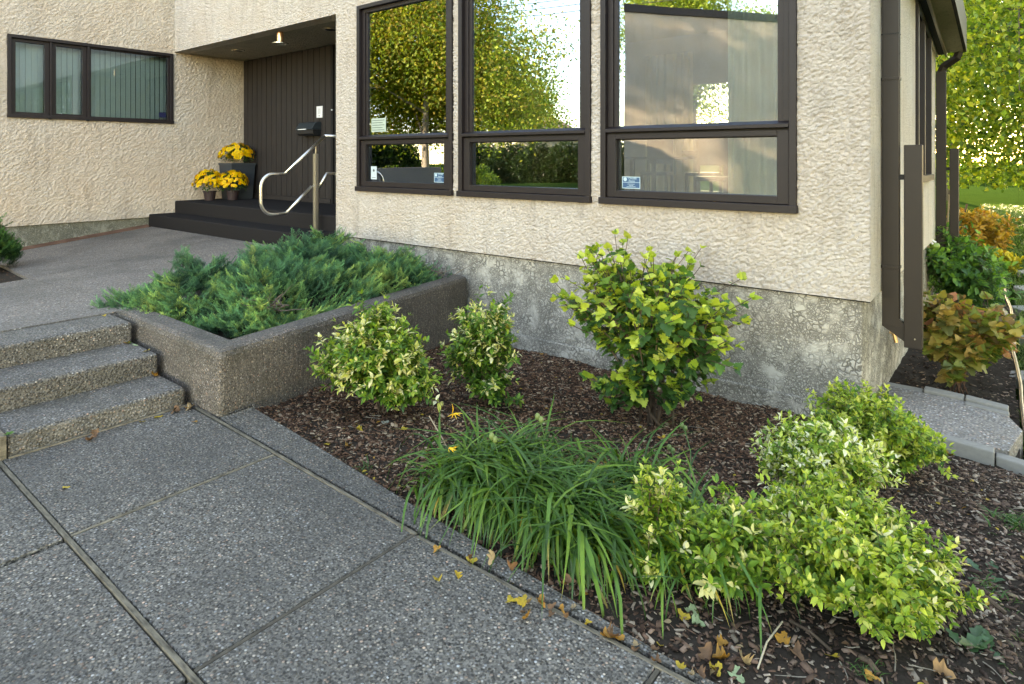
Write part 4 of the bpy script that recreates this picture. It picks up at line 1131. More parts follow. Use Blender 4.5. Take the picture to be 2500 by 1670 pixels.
pix_shrub('spirea_shrub', (2160, 1150), [(2120, 1020, 130, 75, 0, .28), (2210, 1090, 90, 80, -.05, .22), (2060, 1000, 90, 45, 0, .2)],
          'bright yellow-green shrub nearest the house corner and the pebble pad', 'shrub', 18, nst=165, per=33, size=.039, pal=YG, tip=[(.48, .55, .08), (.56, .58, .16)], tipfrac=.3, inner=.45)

# autumn shrub, tomatoes, yellow shrubs in the side bed
AUT = [(.07, .14, .03), (.12, .20, .035), (.18, .22, .04), (.28, .26, .05), (.30, .17, .05), (.14, .10, .05)]
pix_shrub('hydrangea_shrub', (2340, 958), [(2350, 790, 110, 75, .1, .30), (2320, 860, 70, 60, 0, .2), (2440, 800, 70, 60, .1, .2), (2290, 770, 45, 60, .1, .15)],
          'shrub with orange and green autumn leaves behind the pebble pad', 'shrub', 21, nst=60, per=15, size=.105, T=tmpl_round(5, .09), pal=AUT, tip=[(.42, .20, .09), (.38, .16, .09), (.44, .34, .09), (.26, .28, .06)], tipfrac=.42, inner=.35, stem_r=.0035, droop=.3, stem_mat=m_wood('russet_bark', (.07, .035, .025), (.12, .06, .04), (1, 1, .3), 3))
pix_shrub('tomato_plants', (2350, 770), [(2300, 640, 60, 75, 0, .5), (2380, 660, 75, 80, 0, .5), (2350, 600, 60, 50, .3, .5), (2420, 700, 45, 50, .2, .4)],
          'dense dark green tomato plants tied to stakes along the side wall', 'plant', 22, nst=90, per=20, size=.11, pal=[(.03, .10, .035), (.045, .14, .04), (.07, .19, .045), (.10, .25, .045)], tip=[(.16, .32, .05)], tipfrac=.3, inner=.25, droop=.3)
pix_shrub('golden_shrub', (2400, 640), [(2370, 535, 45, 28, 0, .5), (2420, 560, 45, 35, 0, .5), (2445, 590, 32, 25, -.3, .3)],
          'low shrub with sunlit golden orange leaves at the far end of the side bed', 'shrub', 23, nst=60, per=14, size=.13, pal=[(.20, .18, .03), (.34, .24, .03), (.45, .27, .04), (.40, .16, .04)], tip=[(.55, .36, .06), (.5, .25, .05)], tipfrac=.6, inner=.4, group=None, surf=lambda x, y: -.4)
pix_shrub('golden_shrub', (2450, 672), [(2450, 640, 32, 22, 0, .25)],
          'small yellow leaved plant beside the hose, before the golden shrub', 'shrub', 24, nst=26, per=12, size=.12, pal=[(.14, .18, .02), (.34, .32, .03), (.5, .4, .03)], tip=[(.55, .42, .04)], tipfrac=.6, inner=.2, surf=lambda x, y: -.4)
# stakes
def stake(u0, v0, u1, v1, d, r, mat, label, name='garden_stake'):
    a = at_depth(u0, v0, d); b = at_depth(u1, v1, d); b = a + (b - a) * 1.6
    mb = MB(); mb.tube([a, b], r, 7); o = mb.build(name, mat); return tag(o, label, 'stake')
green_st = m_plain('green_stake', (.03, .22, .12), .4, .5); tan_st = m_plain('cane', (.26, .20, .13), .7)
stake(2320, 520, 2322, 645, 8.6, .014, green_st, 'straight green plastic stake rising out of the tomato plants')
stake(2317, 475, 2311, 595, 8.8, .012, tan_st, 'brown wooden stake with a white tie, left of the green stake')
stake(2294, 450, 2303, 540, 9.6, .010, m_plain('grey_green', (.2, .28, .22), .6), 'thin grey-green cane crossing in front of the far downspout')
stake(2257, 555, 2267, 605, 7.9, .014, tan_st, 'short wooden stake with a white knotted tie nearest the wall')
stake(2361, 498, 2350, 540, 12.5, .018, M['bark'], 'dark leaning stick beside the golden shrub')
for u, v, d, lab in ((2313, 582, 8.78, 'white rag tie knotted round the brown stake'), (2266, 589, 7.88, 'white rag tie knotted round the short stake near the wall')):
    p = at_depth(u, v, d); mb = MB()
    for k in range(5):
        a = p + np.array([random.uniform(-.04, .04), random.uniform(-.03, .03), random.uniform(-.03, .03)]); mb.tube([p, a, a + np.array([random.uniform(-.05, .07), 0, -.03])], .012, 5)
    tag(mb.build('plant_tie', M['white']), lab, 'tie')
p = at_depth(2283, 601, 7.9); mb = MB(); mb.lathe([(.01, -.045), (.045, -.03), (.055, 0), (.045, .035), (.012, .045)], 0, 0, 12); o = mb.build('green_tomato', m_plain('unripe', (.16, .25, .05), .3, .5), None, loc=tuple(p), smooth=True); tag(o, 'unripe green tomato hanging among the leaves near the short stake', 'tomato')
# hose
hp = [(2447, 640), (2450, 668), (2452, 690), (2455, 720), (2468, 752), (2476, 800), (2474, 860), (2482, 890), (2492, 940), (2494, 985), (2500, 1035), (2512, 1090)]
pts = [pz(u, v, -.355) for u, v in hp]
P2 = []
for i in range(len(pts) - 1):
    for t in np.linspace(0, 1, 5)[:-1]: P2.append(pts[i] * (1 - t) + pts[i + 1] * t)
mb = MB(); mb.tube(P2, .014, 8); tag(mb.build('garden_hose', m_plain('tan_hose', (.15, .10, .075), .35, .5), smooth=True), 'tan garden hose lying along the edge between side bed and lawn', 'hose')
# tap at the corner
p = at_depth(2182, 826, depth_of((-.8, 6.1, 0)))
mb = MB(); mb.tube([p + np.array([-.03, 0, .05]), p + np.array([0, 0, .04]), p + np.array([.02, -.01, -.03])], .016, 8); tag(mb.build('garden_tap', m_plain('brass', (.55, .35, .18), .35, .5, .9)), 'small brass tap end under the downspout elbow', 'tap')

# ---------------------------------------------------------------- daylily clumps
def tmpl_blade(arch, w=.024, n=9, seed=0):
    """unit-length arching strap leaf: y outward, z up"""
    r = np.random.default_rng(seed); V = []
    a = math.radians(80); x = y = z = 0.0; cx_ = 0.0
    for i in range(n + 1):
        t = i / n; ww = w * (1.0 if t < .6 else max(.02, 1 - (t - .6) / .4)) * (.7 + .3 * min(1, t * 5)); 
        V += [(cx_ - ww, y, z + ww * .45), (cx_, y, z), (cx_ + ww, y, z + ww * .45)]
        a -= math.radians(arch) / n * (1.9 if .25 < t < .65 else .6); y += math.cos(a) / n; z += math.sin(a) / n; cx_ += r.normal(0, .004) + .006 * math.sin(seed * 2.0) * t
    F = []
    for i in range(n):
        k = 3 * i; F += [(k, k + 1, k + 4, k + 3), (k + 1, k + 2, k + 5, k + 4)]
    return np.array(V), np.array(F)
BL = [tmpl_blade(a, w, seed=i) for i, (a, w) in enumerate(((82, .010), (120, .011), (145, .0115), (158, .012), (168, .010)))]
BC = [(.04, .12, .02), (.052, .145, .022), (.075, .18, .026), (.03, .09, .018), (.12, .23, .03)]
def daylily(base_list, label, seed, n=300, L=(.45, .8), cat='plant', zf=bed_surface, dirbias=None):
    r = np.random.default_rng(seed); b0 = np.array(base_list[0]); root = thing('daylily_clump', tuple(b0), label, cat)
    meshes = {}
    extra = []
    for i in range(n):
        b = np.array(base_list[r.integers(len(base_list))]) + np.array([r.normal(0, .06), r.normal(0, .06), 0]); k = r.integers(len(BL)); ci = r.integers(len(BC)) if r.random() > .14 else 9
        key = (k, ci)
        if key not in meshes:
            col = BC[ci] if ci < 9 else (.42, .30, .05); V, F = BL[k]
            C = np.tile(col, (len(V), 1)); 
            tip = (V[:, 1] > V[:, 1].max() * .93); C[tip] = (.30, .22, .07)
            meshes[key] = mesh_np('blade', V, F, M['blade'], C, smooth=True)
        o = bpy.data.objects.new('blade', meshes[key]); COL.objects.link(o); o.parent = root
        a = r.uniform(0, 2 * math.pi)
        if dirbias is not None and r.random() < .45: a = dirbias + r.normal(0, .6)
        s = r.uniform(*L) * (.7 if ci == 9 else 1); o.location = tuple(b - b0)
        o.rotation_euler = (r.normal(.05, .14), r.normal(0, .14), a); o.scale = (s * 1.15, s, s * r.uniform(.75, 1.1))
    ex = 1900 if n >= 300 else 160
    k = r.integers(0, len(BL), ex); bb = np.array(base_list)[r.integers(0, len(base_list), ex)] + np.stack([r.normal(0, .09, ex), r.normal(0, .09, ex), np.zeros(ex)], -1)
    a = np.where((r.uniform(0, 1, ex) < .4) & (dirbias is not None), (dirbias or 0) + r.normal(0, .55, ex), r.uniform(0, 6.28, ex)); R_ = np.stack([[[math.cos(t), -math.sin(t), 0], [math.sin(t), math.cos(t), 0], [0, 0, 1]] for t in a]); Ws, Fs_, Cs = [], [], []; off = 0
    for q in range(len(BL)):
        m_ = k == q; Vq, Fq_ = BL[q]; cc = np.array(BC)[r.integers(0, len(BC), m_.sum())] * .9
        W, F, C = bake((Vq, Fq_), bb[m_], R_[m_], r.uniform(L[0] * .6, L[1] * .85, m_.sum()), cc); Ws.append(W); Fs_.append(F + off); Cs.append(C); off += len(W)
    o = obj('strap_foliage', mesh_np('strap_foliage', np.concatenate(Ws), np.concatenate(Fs_), M['blade'], np.concatenate(Cs), smooth=True), root); o['kind'] = 'stuff'
    return root
def gpt(u, v): p = psurf(u, v, bed_surface); return (p[0], p[1], p[2])
dl1 = daylily([gpt(1250, 1255), gpt(1200, 1210), gpt(1310, 1265), gpt(1380, 1300), gpt(1150, 1215), gpt(1270, 1170), gpt(1420, 1350)], 'big arching clump of green strap leaves spilling over the kerb beside the walk', 31, 300, (.40, .74), dirbias=math.radians(-112))
daylily([gpt(1520, 1230), gpt(1470, 1230), gpt(1560, 1210)], 'small strap-leaved clump behind the slim upright shrub', 32, 110, (.35, .62))
daylily([gpt(1720, 1340), gpt(1700, 1420)], 'sparse strap leaves among the shrubs right of the slim upright one', 33, 60, (.3, .6))
# flowers and seed pods
fl_y = [(.85, .46, .03), (.9, .58, .05)]
def lily(u, v, d, label, rz=0.0, tilt=0.0, s=1.0):
    p = at_depth(u, v, d); s *= .62; T = tmpl_leaf(.34, .35, .1); root = thing('daylily_flower', tuple(p), label, 'flower', rz=rz)
    for k in range(6):
        a = k * math.pi / 3; V, F = T; me = mesh_np('petal', V, F, M['petal'], np.tile(fl_y[k % 2], (len(V), 1)))
        o = bpy.data.objects.new('petal', me); COL.objects.link(o); o.parent = root; sc_ = .075 * s
        o.matrix_local = Matrix.Rotation(tilt, 4, 'X') @ Matrix.Diagonal((.34, .34, 1.2, 1)) @ Matrix.Rotation(a, 4, 'Z') @ Matrix.Rotation(math.radians(62), 4, 'X') @ Matrix.Scale(sc_, 4)
    b = p + np.array([.10, .05, -.0]); g0 = psurf(u + 60, v + 130, bed_surface)
    mb = MB(); mb.tube([p, p * .6 + g0 * .4 + np.array([0, 0, .12]), g0], .0035, 5); o = mb.build('stalk', m_plain('stalk_green', (.05, .12, .03), .6), root); 
    return root
dd = depth_of(gpt(1250, 1230))
lily(1105, 1010, dd + .1, 'yellow daylily bloom uppermost on the clump, near the rounded shrub', 1.2, .9)
lily(1095, 1092, dd - .1, 'closed orange-yellow daylily bloom lower on the left of the clump', 2.2, 2.3)
def pods(u, v, d, label, n=2):
    p = at_depth(u, v, d); root = thing('seed_pod_stalk', tuple(p), label, 'seed pod'); mt = m_plain('pod_green', (.13, .18, .06), .5, .3)
    for k in range(n):
        mb = MB(); mb.lathe([(.003, -.018), (.012, -.01), (.014, 0), (.011, .012), (.003, .018)], 0, 0, 9); o = mb.build('pod', mt, root, smooth=True, loc=(.018 * k - .01, .005 * k, -.014 * k))
    g0 = psurf(u + 15, v + 170, bed_surface); mb = MB(); mb.tube([p, (p + g0) / 2 + np.array([.02, .01, .04]), g0], .003, 5); mb.build('stalk', m_plain('stalk_green', (.05, .12, .03), .6), root)
pods(1204, 1066, dd - .05, 'pale green round seed pods over the strap-leaved clump', 2)
pods(1316, 1018, dd + .15, 'pair of pale green seed pods at the back of the clump')
pods(1669, 1040, depth_of(gpt(1655, 1140)), 'single green bud stalk standing in the mulch before the tall lobed shrub', 2)
pods(1638, 1094, depth_of(gpt(1655, 1180)), 'pale seed pods beside the bud stalk in the mulch', 2)

# ---------------------------------------------------------------- juniper
def plume(seed, n=26, L=1.0):
    """feathery spray along y with scale twiglets"""
    r = np.random.default_rng(seed); V = []; F = []
    def spike(p, d, l, w):
        d = d / np.linalg.norm(d); s1 = np.cross(d, [0, 0, 1.0]); s1 /= max(1e-6, np.linalg.norm(s1)); s2 = np.cross(d, s1); k = len(V)
        m_ = p + d * l * .35
        V.extend([p, m_ + s1 * w, m_ - s1 * w * .5 + s2 * w * .8, m_ - s1 * w * .5 - s2 * w * .8, p + d * l])
        F.extend([(k, k + 1, k + 2), (k, k + 2, k + 3), (k, k + 3, k + 1), (k + 4, k + 2, k + 1), (k + 4, k + 3, k + 2), (k + 4, k + 1, k + 3)])
    ax = np.array([0, 1.0, .25])
    for i in range(n):
        t = (i + .5) / n; p = np.array([0, t * L, .22 * t * t * L + .02 * math.sin(5 * t)])
        side = 1 if i % 2 else -1; l = .42 * L * (1 - t * .75) * r.uniform(.6, 1.2)
        d = np.array([side * r.uniform(.5, 1.0), r.uniform(.7, 1.2), r.uniform(-.1, .65)]); d /= np.linalg.norm(d)
        spike(p, d, l, .012 * L)
        for j in range(4):
            q = p + d * l * (.25 + .2 * j); e = d + np.array([r.normal(0, .6), r.normal(.15, .4), r.normal(.15, .5)]); spike(q, e, l * .42 * r.uniform(.6, 1.2), .012 * L)
    spike(np.array([0, L * .9, .18 * L]), np.array([0, 1, .4]), .25 * L, .016 * L)
    return np.array(V), np.array(F)
PL = [plume(s) for s in range(5)]
JC = [(.04, .15, .075), (.07, .23, .11), (.10, .30, .12), (.16, .37, .12), (.28, .46, .12), (.42, .56, .15)]
def inpoly(x, y, P):
    c = np.zeros(len(x), bool); n = len(P)
    for i in range(n):
        x1, y1 = P[i]; x2, y2 = P[(i + 1) % n]; cnd = ((y1 > y) != (y2 > y)) & (x < (x2 - x1) * (y - y1) / (y2 - y1 + 1e-12) + x1); c ^= cnd
    return c
def juniper(root, cx, cy_, zfun, region, n, seed, h0, size=(.085, .165)):
    r = np.random.default_rng(seed); Vs = []; Fs = []; Cs = []; off = 0
    x = r.uniform(region[0], region[1], n * 6); y = r.uniform(region[2], region[3], n * 6); ok = zfun(x, y) > -5; x = x[ok][:n]; y = y[ok][:n]
    hole = sn(x, y, 4.6, 7) + .5 * sn(x, y, 11, 3) + r.normal(0, .15, len(x)) > -.62; x = x[hole]; y = y[hole]; z0 = zfun(x, y); n = len(x)
    lay = r.uniform(0, 1, n) ** .6
    bump = .11 * sn(x, y, 4.1, 5) + .10 * sn(x, y, 9.5, 2) + .05 * sn(x, y, 21, 4)
    hgt = (h0(x, y) + bump * np.clip(h0(x, y) / .2, 0, 1)) 
    z = z0 + np.clip(hgt, .03, 9) * (.35 + .65 * lay)
    # outward directions from several plant centres
    cs = np.array(cx); k = np.argmin((x[:, None] - cs[:, 0]) ** 2 + (y[:, None] - cs[:, 1]) ** 2, axis=1)
    dx = x - cs[k, 0]; dy = y - cs[k, 1]; a = np.arctan2(dy, dx) + r.normal(0, 1.0, n)
    D = np.stack([np.cos(a), np.sin(a), r.uniform(.15, 1.15, n)], -1); U = np.tile([0, 0, 1.0], (n, 1)) + r.normal(0, .3, (n, 3))
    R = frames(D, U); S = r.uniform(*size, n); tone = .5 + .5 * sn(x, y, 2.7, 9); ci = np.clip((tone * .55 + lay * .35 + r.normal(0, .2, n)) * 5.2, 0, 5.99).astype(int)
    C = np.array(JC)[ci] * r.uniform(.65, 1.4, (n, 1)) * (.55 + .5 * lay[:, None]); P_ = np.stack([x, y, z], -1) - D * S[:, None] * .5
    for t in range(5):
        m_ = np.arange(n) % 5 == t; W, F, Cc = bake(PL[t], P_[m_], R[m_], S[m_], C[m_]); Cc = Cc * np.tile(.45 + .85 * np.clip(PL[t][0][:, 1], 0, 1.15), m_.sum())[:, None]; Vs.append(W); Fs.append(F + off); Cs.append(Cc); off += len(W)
    o = obj('foliage', mesh_np('foliage', np.concatenate(Vs), np.concatenate(Fs), M['leafj'], np.concatenate(Cs)), root); o['kind'] = 'stuff'
m_twig = m_wood('juniper_twig', (.10, .075, .06), (.20, .16, .13), (1, 1, 1), 3)
jun = thing('juniper', (-5.2, 3.2, .3), 'spreading blue-green juniper filling the raised planter and spilling over its rim', 'shrub')
Pj = [(-4.20, 2.34), (-4.86, 5.06), (-7.25, 5.06), (-5.86, 1.84)]
ctrs = [(-4.9, 2.9), (-5.6, 3.6), (-5.4, 4.5), (-6.3, 4.4), (-5.5, 2.4)]
def jz(x, y):
    ok = inpoly(x, y, Pj); return np.where(ok, TZ_np(x, y) - .12, -99)
def TZ_np(x, y): return .408 - (y - 1.91) / 3.23 * .105
def dist_edge(x, y, P):
    d = np.full(x.shape, 9.0)
    for i in range(len(P)):
        x1, y1 = P[i]; x2, y2 = P[(i + 1) % len(P)]; l2 = (x2 - x1) ** 2 + (y2 - y1) ** 2; t = np.clip(((x - x1) * (x2 - x1) + (y - y1) * (y2 - y1)) / l2, 0, 1)
        d = np.minimum(d, np.hypot(x - x1 - t * (x2 - x1), y - y1 - t * (y2 - y1)))
    return d
def jh(x, y):
    d = dist_edge(x, y, Pj); g_ = np.clip((-4.45 - x) / .5, 0, 1)   # thins out near the right rim
    front = np.clip((y - 2.15) / .35 , .25, 1)
    gap = 1 - .85 * np.exp(-(((x + 4.55) / .16) ** 2 + ((y - 3.1) / .30) ** 2))
    return (.09 + .27 * np.clip(d / .45, 0, 1)) * gap * (.72 + .28 * np.clip((y - 2.2) / 1.0, 0, 1)) + .03 * g_
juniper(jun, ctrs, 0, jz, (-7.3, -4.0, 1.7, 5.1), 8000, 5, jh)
r = np.random.default_rng(77)
for i in range(26):   # bare twiggy stems showing near the front rim
    c = np.array([-4.62, 2.75, .42]) if i < 18 else np.array([-4.75, 4.75, .38])
    a = r.uniform(0, 6.28); P_ = [c + r.normal(0, .05, 3) * [1, 1, .3]]
    d = np.array([math.cos(a), math.sin(a), r.uniform(-.1, .5)])
    for k in range(5): d = unit(d + r.normal(0, .35, 3) * [1, 1, .5]); P_.append(P_[-1] + d * .07)
    mb = MB(); mb.tube(P_, [.008 * (1 - .15 * k) * (1 if i < 8 else .6) for k in range(6)], 5); mb.build('dead_twig' if i > 8 else 'branch', m_twig, jun)
# small pine at the left edge
pn = thing('mugo_pine', (-10.2, 1.95, .15), 'dark green dwarf conifer in the mulch pocket at the left edge of the picture', 'shrub')
def pz_(x, y):
    return np.where((x + 10.2) ** 2 + (y - 1.95) ** 2 < .45 ** 2, .18, -99.0)
def ph_(x, y): return .48 * np.sqrt(np.clip(1 - ((x + 10.2) ** 2 + (y - 1.95) ** 2) / .21, 0, 1)) + .06
JC = [(.03, .12, .03), (.045, .16, .035), (.07, .2, .04), (.10, .25, .04), (.13, .28, .05), (.06, .15, .04)]
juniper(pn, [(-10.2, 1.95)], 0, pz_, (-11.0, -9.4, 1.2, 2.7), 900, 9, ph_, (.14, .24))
mb = MB(); mb.tube([(-10.2, 1.94, .1), (-10.21, 1.95, .5)], .03, 6); mb.build('trunk', M['bark'], pn)

# ---------------------------------------------------------------- potted chrysanthemums
def mum(x, y, z, pot, rad, h, label, seed, name='potted_chrysanthemum', big=False):
    r = np.random.default_rng(seed); root = thing(name, (x, y, z), label, 'potted plant', 'potted yellow chrysanthemums by the door')
    if pot == 'round':
        mb = MB(); mb.lathe([(.085, 0), (.11, .15), (.12, .155), (.12, .175), (.105, .175), (.1, .15), (.01, .15)], 0, 0, 20); mb.build('pot', m_plain('plum_pot', (.035, .022, .024), .5, .35), root, loc=(0, 0, 0)); zt = .17
    else:
        mb = MB(); s0, s1, hh = .20, .24, .68; V = [(-s0, -s0, 0), (s0, -s0, 0), (s0, s0, 0), (-s0, s0, 0), (-s1, -s1, hh), (s1, -s1, hh), (s1, s1, hh), (-s1, s1, hh)]
        mb.add(V, [(3, 2, 1, 0), (4, 5, 6, 7), (0, 1, 5, 4), (1, 2, 6, 5), (2, 3, 7, 6), (3, 0, 4, 7)]); pt = mb.build('pot', m_plain('slate_planter', (.028, .036, .045), .5, .35), root, .006, loc=(0, 0, 0)); zt = hh
        mb = MB(); mb.box(-s1 - .008, s1 + .008, -s1 - .008, s1 + .008, hh - .03, hh + .004); mb.build('pot_rim', m_plain('slate_planter2', (.035, .045, .055), .5, .35), root, .004, loc=(0, 0, 0))
    c = np.array([x, y, z + zt + h * .30])
    n = 700; d = unit(r.normal(0, 1, (n, 3))); d[:, 2] = np.where(d[:, 2] < -.45, -d[:, 2], d[:, 2]); q = c + d * [rad, rad, h * .62] * r.uniform(.5, .98, (n, 1))
    D = unit(d + r.normal(0, .5, (n, 3))); R = frames(D, np.tile([0, 0, 1.0], (n, 1)) + r.normal(0, .3, (n, 3)))
    Cc = np.array([(.03, .09, .02), (.045, .12, .025), (.07, .16, .03)])[r.integers(0, 3, n)]
    W, F, CC = bake(tmpl_leaf(.55), q, R, r.uniform(.03, .05, n), Cc); o = obj('foliage', mesh_np('foliage', W, F, M['leafg'], CC), root); o['kind'] = 'stuff'
    # flowers: flat daisies of many petals on the dome
    mes = []
    fs = .056 if big else .039
    for v in range(4):
        V = []; F = []; Cl = []
        for ring, (nr, rr, zz) in enumerate(((10, 1.0, 0), (8, .72, .12), (6, .42, .22))):
            for k in range(nr):
                a = 2 * math.pi * (k + .5 * ring + .2 * v) / nr; b = .34; kk = len(V)
                V += [(0, 0, zz * .6), (rr * .7 * math.cos(a - b), rr * .7 * math.sin(a - b), zz), (rr * math.cos(a), rr * math.sin(a), zz * .9 - .05), (rr * .7 * math.cos(a + b), rr * .7 * math.sin(a + b), zz)]
                F += [(kk, kk + 1, kk + 2, kk + 3)]
                cl = (.95, .62, .02) if not v % 2 else (.92, .50, .014); cl = tuple(cl[i] * (1 - .14 * ring) for i in range(3)); Cl += [cl] * 4
        mes.append(mesh_np('flower', np.array(V), np.array(F), M['petal'], np.array(Cl)))
    nf = 90 if big else 190
    for k in range(nf):
        dd_ = unit(r.normal(0, 1, 3)); dd_[2] = abs(dd_[2]) * 1.0 - (.12 if r.random() < .3 else 0); dd_ = unit(dd_)
        p = c + dd_ * np.array([rad, rad, h * .62]) * r.uniform(.97, 1.08)
        nz_ = unit(dd_ + r.normal(0, .22, 3)); q_ = Vector(nz_).to_track_quat('Z', 'Y'); o = bpy.data.objects.new('flower', mes[k % 4]); COL.objects.link(o); o.parent = root
        s = fs * r.uniform(.6, 1.1); o.matrix_local = Matrix.LocRotScale(Vector(p - np.array([x, y, z])), q_, Vector((s, s, s)))
    return root
p1 = pz(512, 489, PORCH); p2_ = pz(567, 488, PORCH)
mum(p1[0], p1[1], PORCH, 'round', .27, .42, 'yellow chrysanthemum in a round plum pot, left one of the two on the porch floor', 1)
mum(p2_[0] + .02, p2_[1], PORCH, 'round', .26, .40, 'yellow chrysanthemum in a round plum pot, right one of the two, against the boarded wall', 2)
p3 = pz(560, 468, PORCH); 
mum(-11.70, 6.16, PORCH, 'tall', .32, .40, 'large-flowered yellow chrysanthemum in a tall square slate planter behind the other two', 3, big=True)
# ================================================================== BARK MULCH
def chips(name, n, reg, zf, keep, seed, L=(.009, .036), pal=None, grp=None, thick=.35):
    r = np.random.default_rng(seed); x = r.uniform(reg[0], reg[1], n); y = r.uniform(reg[2], reg[3], n); k = keep(x, y); x = x[k]; y = y[k]; n = len(x)
    z = zf(x, y) + r.uniform(-.002, .012, n); l = r.uniform(*L, n) * r.choice([.7, 1, 1.5], n, p=[.5, .4, .1]); w = l * r.uniform(.16, .5, n); h = np.minimum(w * thick, .005)
    B = np.array([(-1, -1, -1), (1, -.7, -1), (.8, 1, -1), (-.9, .8, -1), (-1, -1, 1), (1, -.7, 1), (.8, 1, 1), (-.9, .8, 1)], float) / 2
    F = np.array([(4, 5, 6), (4, 6, 7), (0, 1, 5), (0, 5, 4), (1, 2, 6), (1, 6, 5), (2, 3, 7), (2, 7, 6), (3, 0, 4), (3, 4, 7)])
    a = r.uniform(0, 6.28, n); D = np.stack([np.cos(a), np.sin(a), r.normal(0, .22, n)], -1); U = np.tile([0, 0, 1.0], (n, 1)) + r.normal(0, .3, (n, 3)); R = frames(D, U)
    V = B[None] * np.stack([w, l, h], -1)[:, None, :]; W = np.einsum('nij,nvj->nvi', R, V) + np.stack([x, y, z], -1)[:, None, :]
    Fq = (F[None] + (np.arange(n) * 8)[:, None, None]).reshape(-1, 3)
    pal = np.array(pal); C = pal[r.integers(0, len(pal), n)] * r.uniform(.5, 1.5, (n, 1)) * np.array([1.0, .93, .85]); g_ = np.clip((x + 1.6) / 1.6, 0, 1)[:, None] * .38
    C = C * (1 - g_) + (C.mean(1, keepdims=True) * np.array([1.0, .95, .88]) * 1.15) * g_
    o = obj(name, mesh_np(name, W.reshape(-1, 3), Fq, M['chip'], np.repeat(C[:, None], 8, 1).reshape(-1, 3)))
    return tag(o, 'loose shredded bark mulch chips covering the %s' % grp, 'mulch', kind='stuff')
BR = [(.13, .068, .045), (.19, .105, .07), (.08, .045, .033), (.27, .17, .12), (.05, .031, .024), (.15, .085, .058), (.38, .30, .23)]
edge_y = lambda x: 2.13 - .135 * np.clip((x + 3.8) / 1.6, 0, 1) - .11 * np.clip((x + 2.2) / 1.5, 0, 1)
Pk = [(-3.838, 1.91), (-4.74, 5.14), (-7.10, 5.14), (-5.50, 1.91)]
def keep_bed(x, y):
    soil = np.clip((x + 1.5) / 1.3, 0, 1) * np.clip((3.0 - y) / .8, 0, 1)     # bottom right is nearly bare soil
    r = np.random.default_rng(3).uniform(0, 1, len(x))
    return (y > edge_y(x) + .01) & (y < 5.16) & ~inpoly(x, y, Pk) & (x < .08) & (r > soil * .72) & ~((y > 5.05) & (x > -.86))
chips('bark_mulch', 78000, (-4.7, .08, 1.9, 5.17), bed_surface, keep_bed, 1, pal=BR, grp='main garden bed')
chips('bark_mulch', 5200, (-.84, .03, 5.9, 12), bed_surface, lambda x, y: (x < .03 - .018 * (y - 5)) & (y > 6.15), 2, pal=BR[2:5], grp='side garden bed')
chips('bark_mulch', 2600, (-11.9, -7.42, .2, 3.2), lambda x, y: upz(x, y) - .026, lambda x, y: inpoly(x, y, [(T3[0], T3[1] - .02), (T[0] - .02, T[1] - .02), (T[0] - .02, .2), (-11.9, .2)]), 4, pal=BR[:6], grp='pocket at the left edge')
chips('bark_mulch', 1500, (-5.5, -4.0, 2.1, 5.0), lambda x, y: TZ_np(x, y) - .118, lambda x, y: inpoly(x, y, inset(P, .23)), 5, pal=[(.018, .013, .010), (.028, .02, .015)], grp='planter soil')
r = np.random.default_rng(91)
tw = thing('fallen_twigs', (-1.0, 2.6, -.1), 'thin dry grey twigs scattered over the mulch', 'twigs'); tw['kind'] = 'stuff'
mb = MB()
for i in range(110):
    x = r.uniform(-3.5, .05); y = r.uniform(2.15, 4.8); z = float(bed_surface(x, y)) + .012; a = r.uniform(0, 6.28); l = r.uniform(.04, .16)
    p = [np.array([x, y, z])]
    for k in range(4): a += r.normal(0, .25); p.append(p[-1] + np.array([math.cos(a), math.sin(a), r.normal(0, .08)]) * l / 4)
    mb.tube(p, [.0025, .0022, .002, .0015, .001], 4)
bpy.data.objects.remove(tw)
tw = mb.build('fallen_twigs', m_wood('dry_twig', (.12, .10, .08), (.28, .24, .19), (1, 1, 1), 3)); tag(tw, 'thin dry grey twigs scattered over the mulch', 'twigs', kind='stuff')

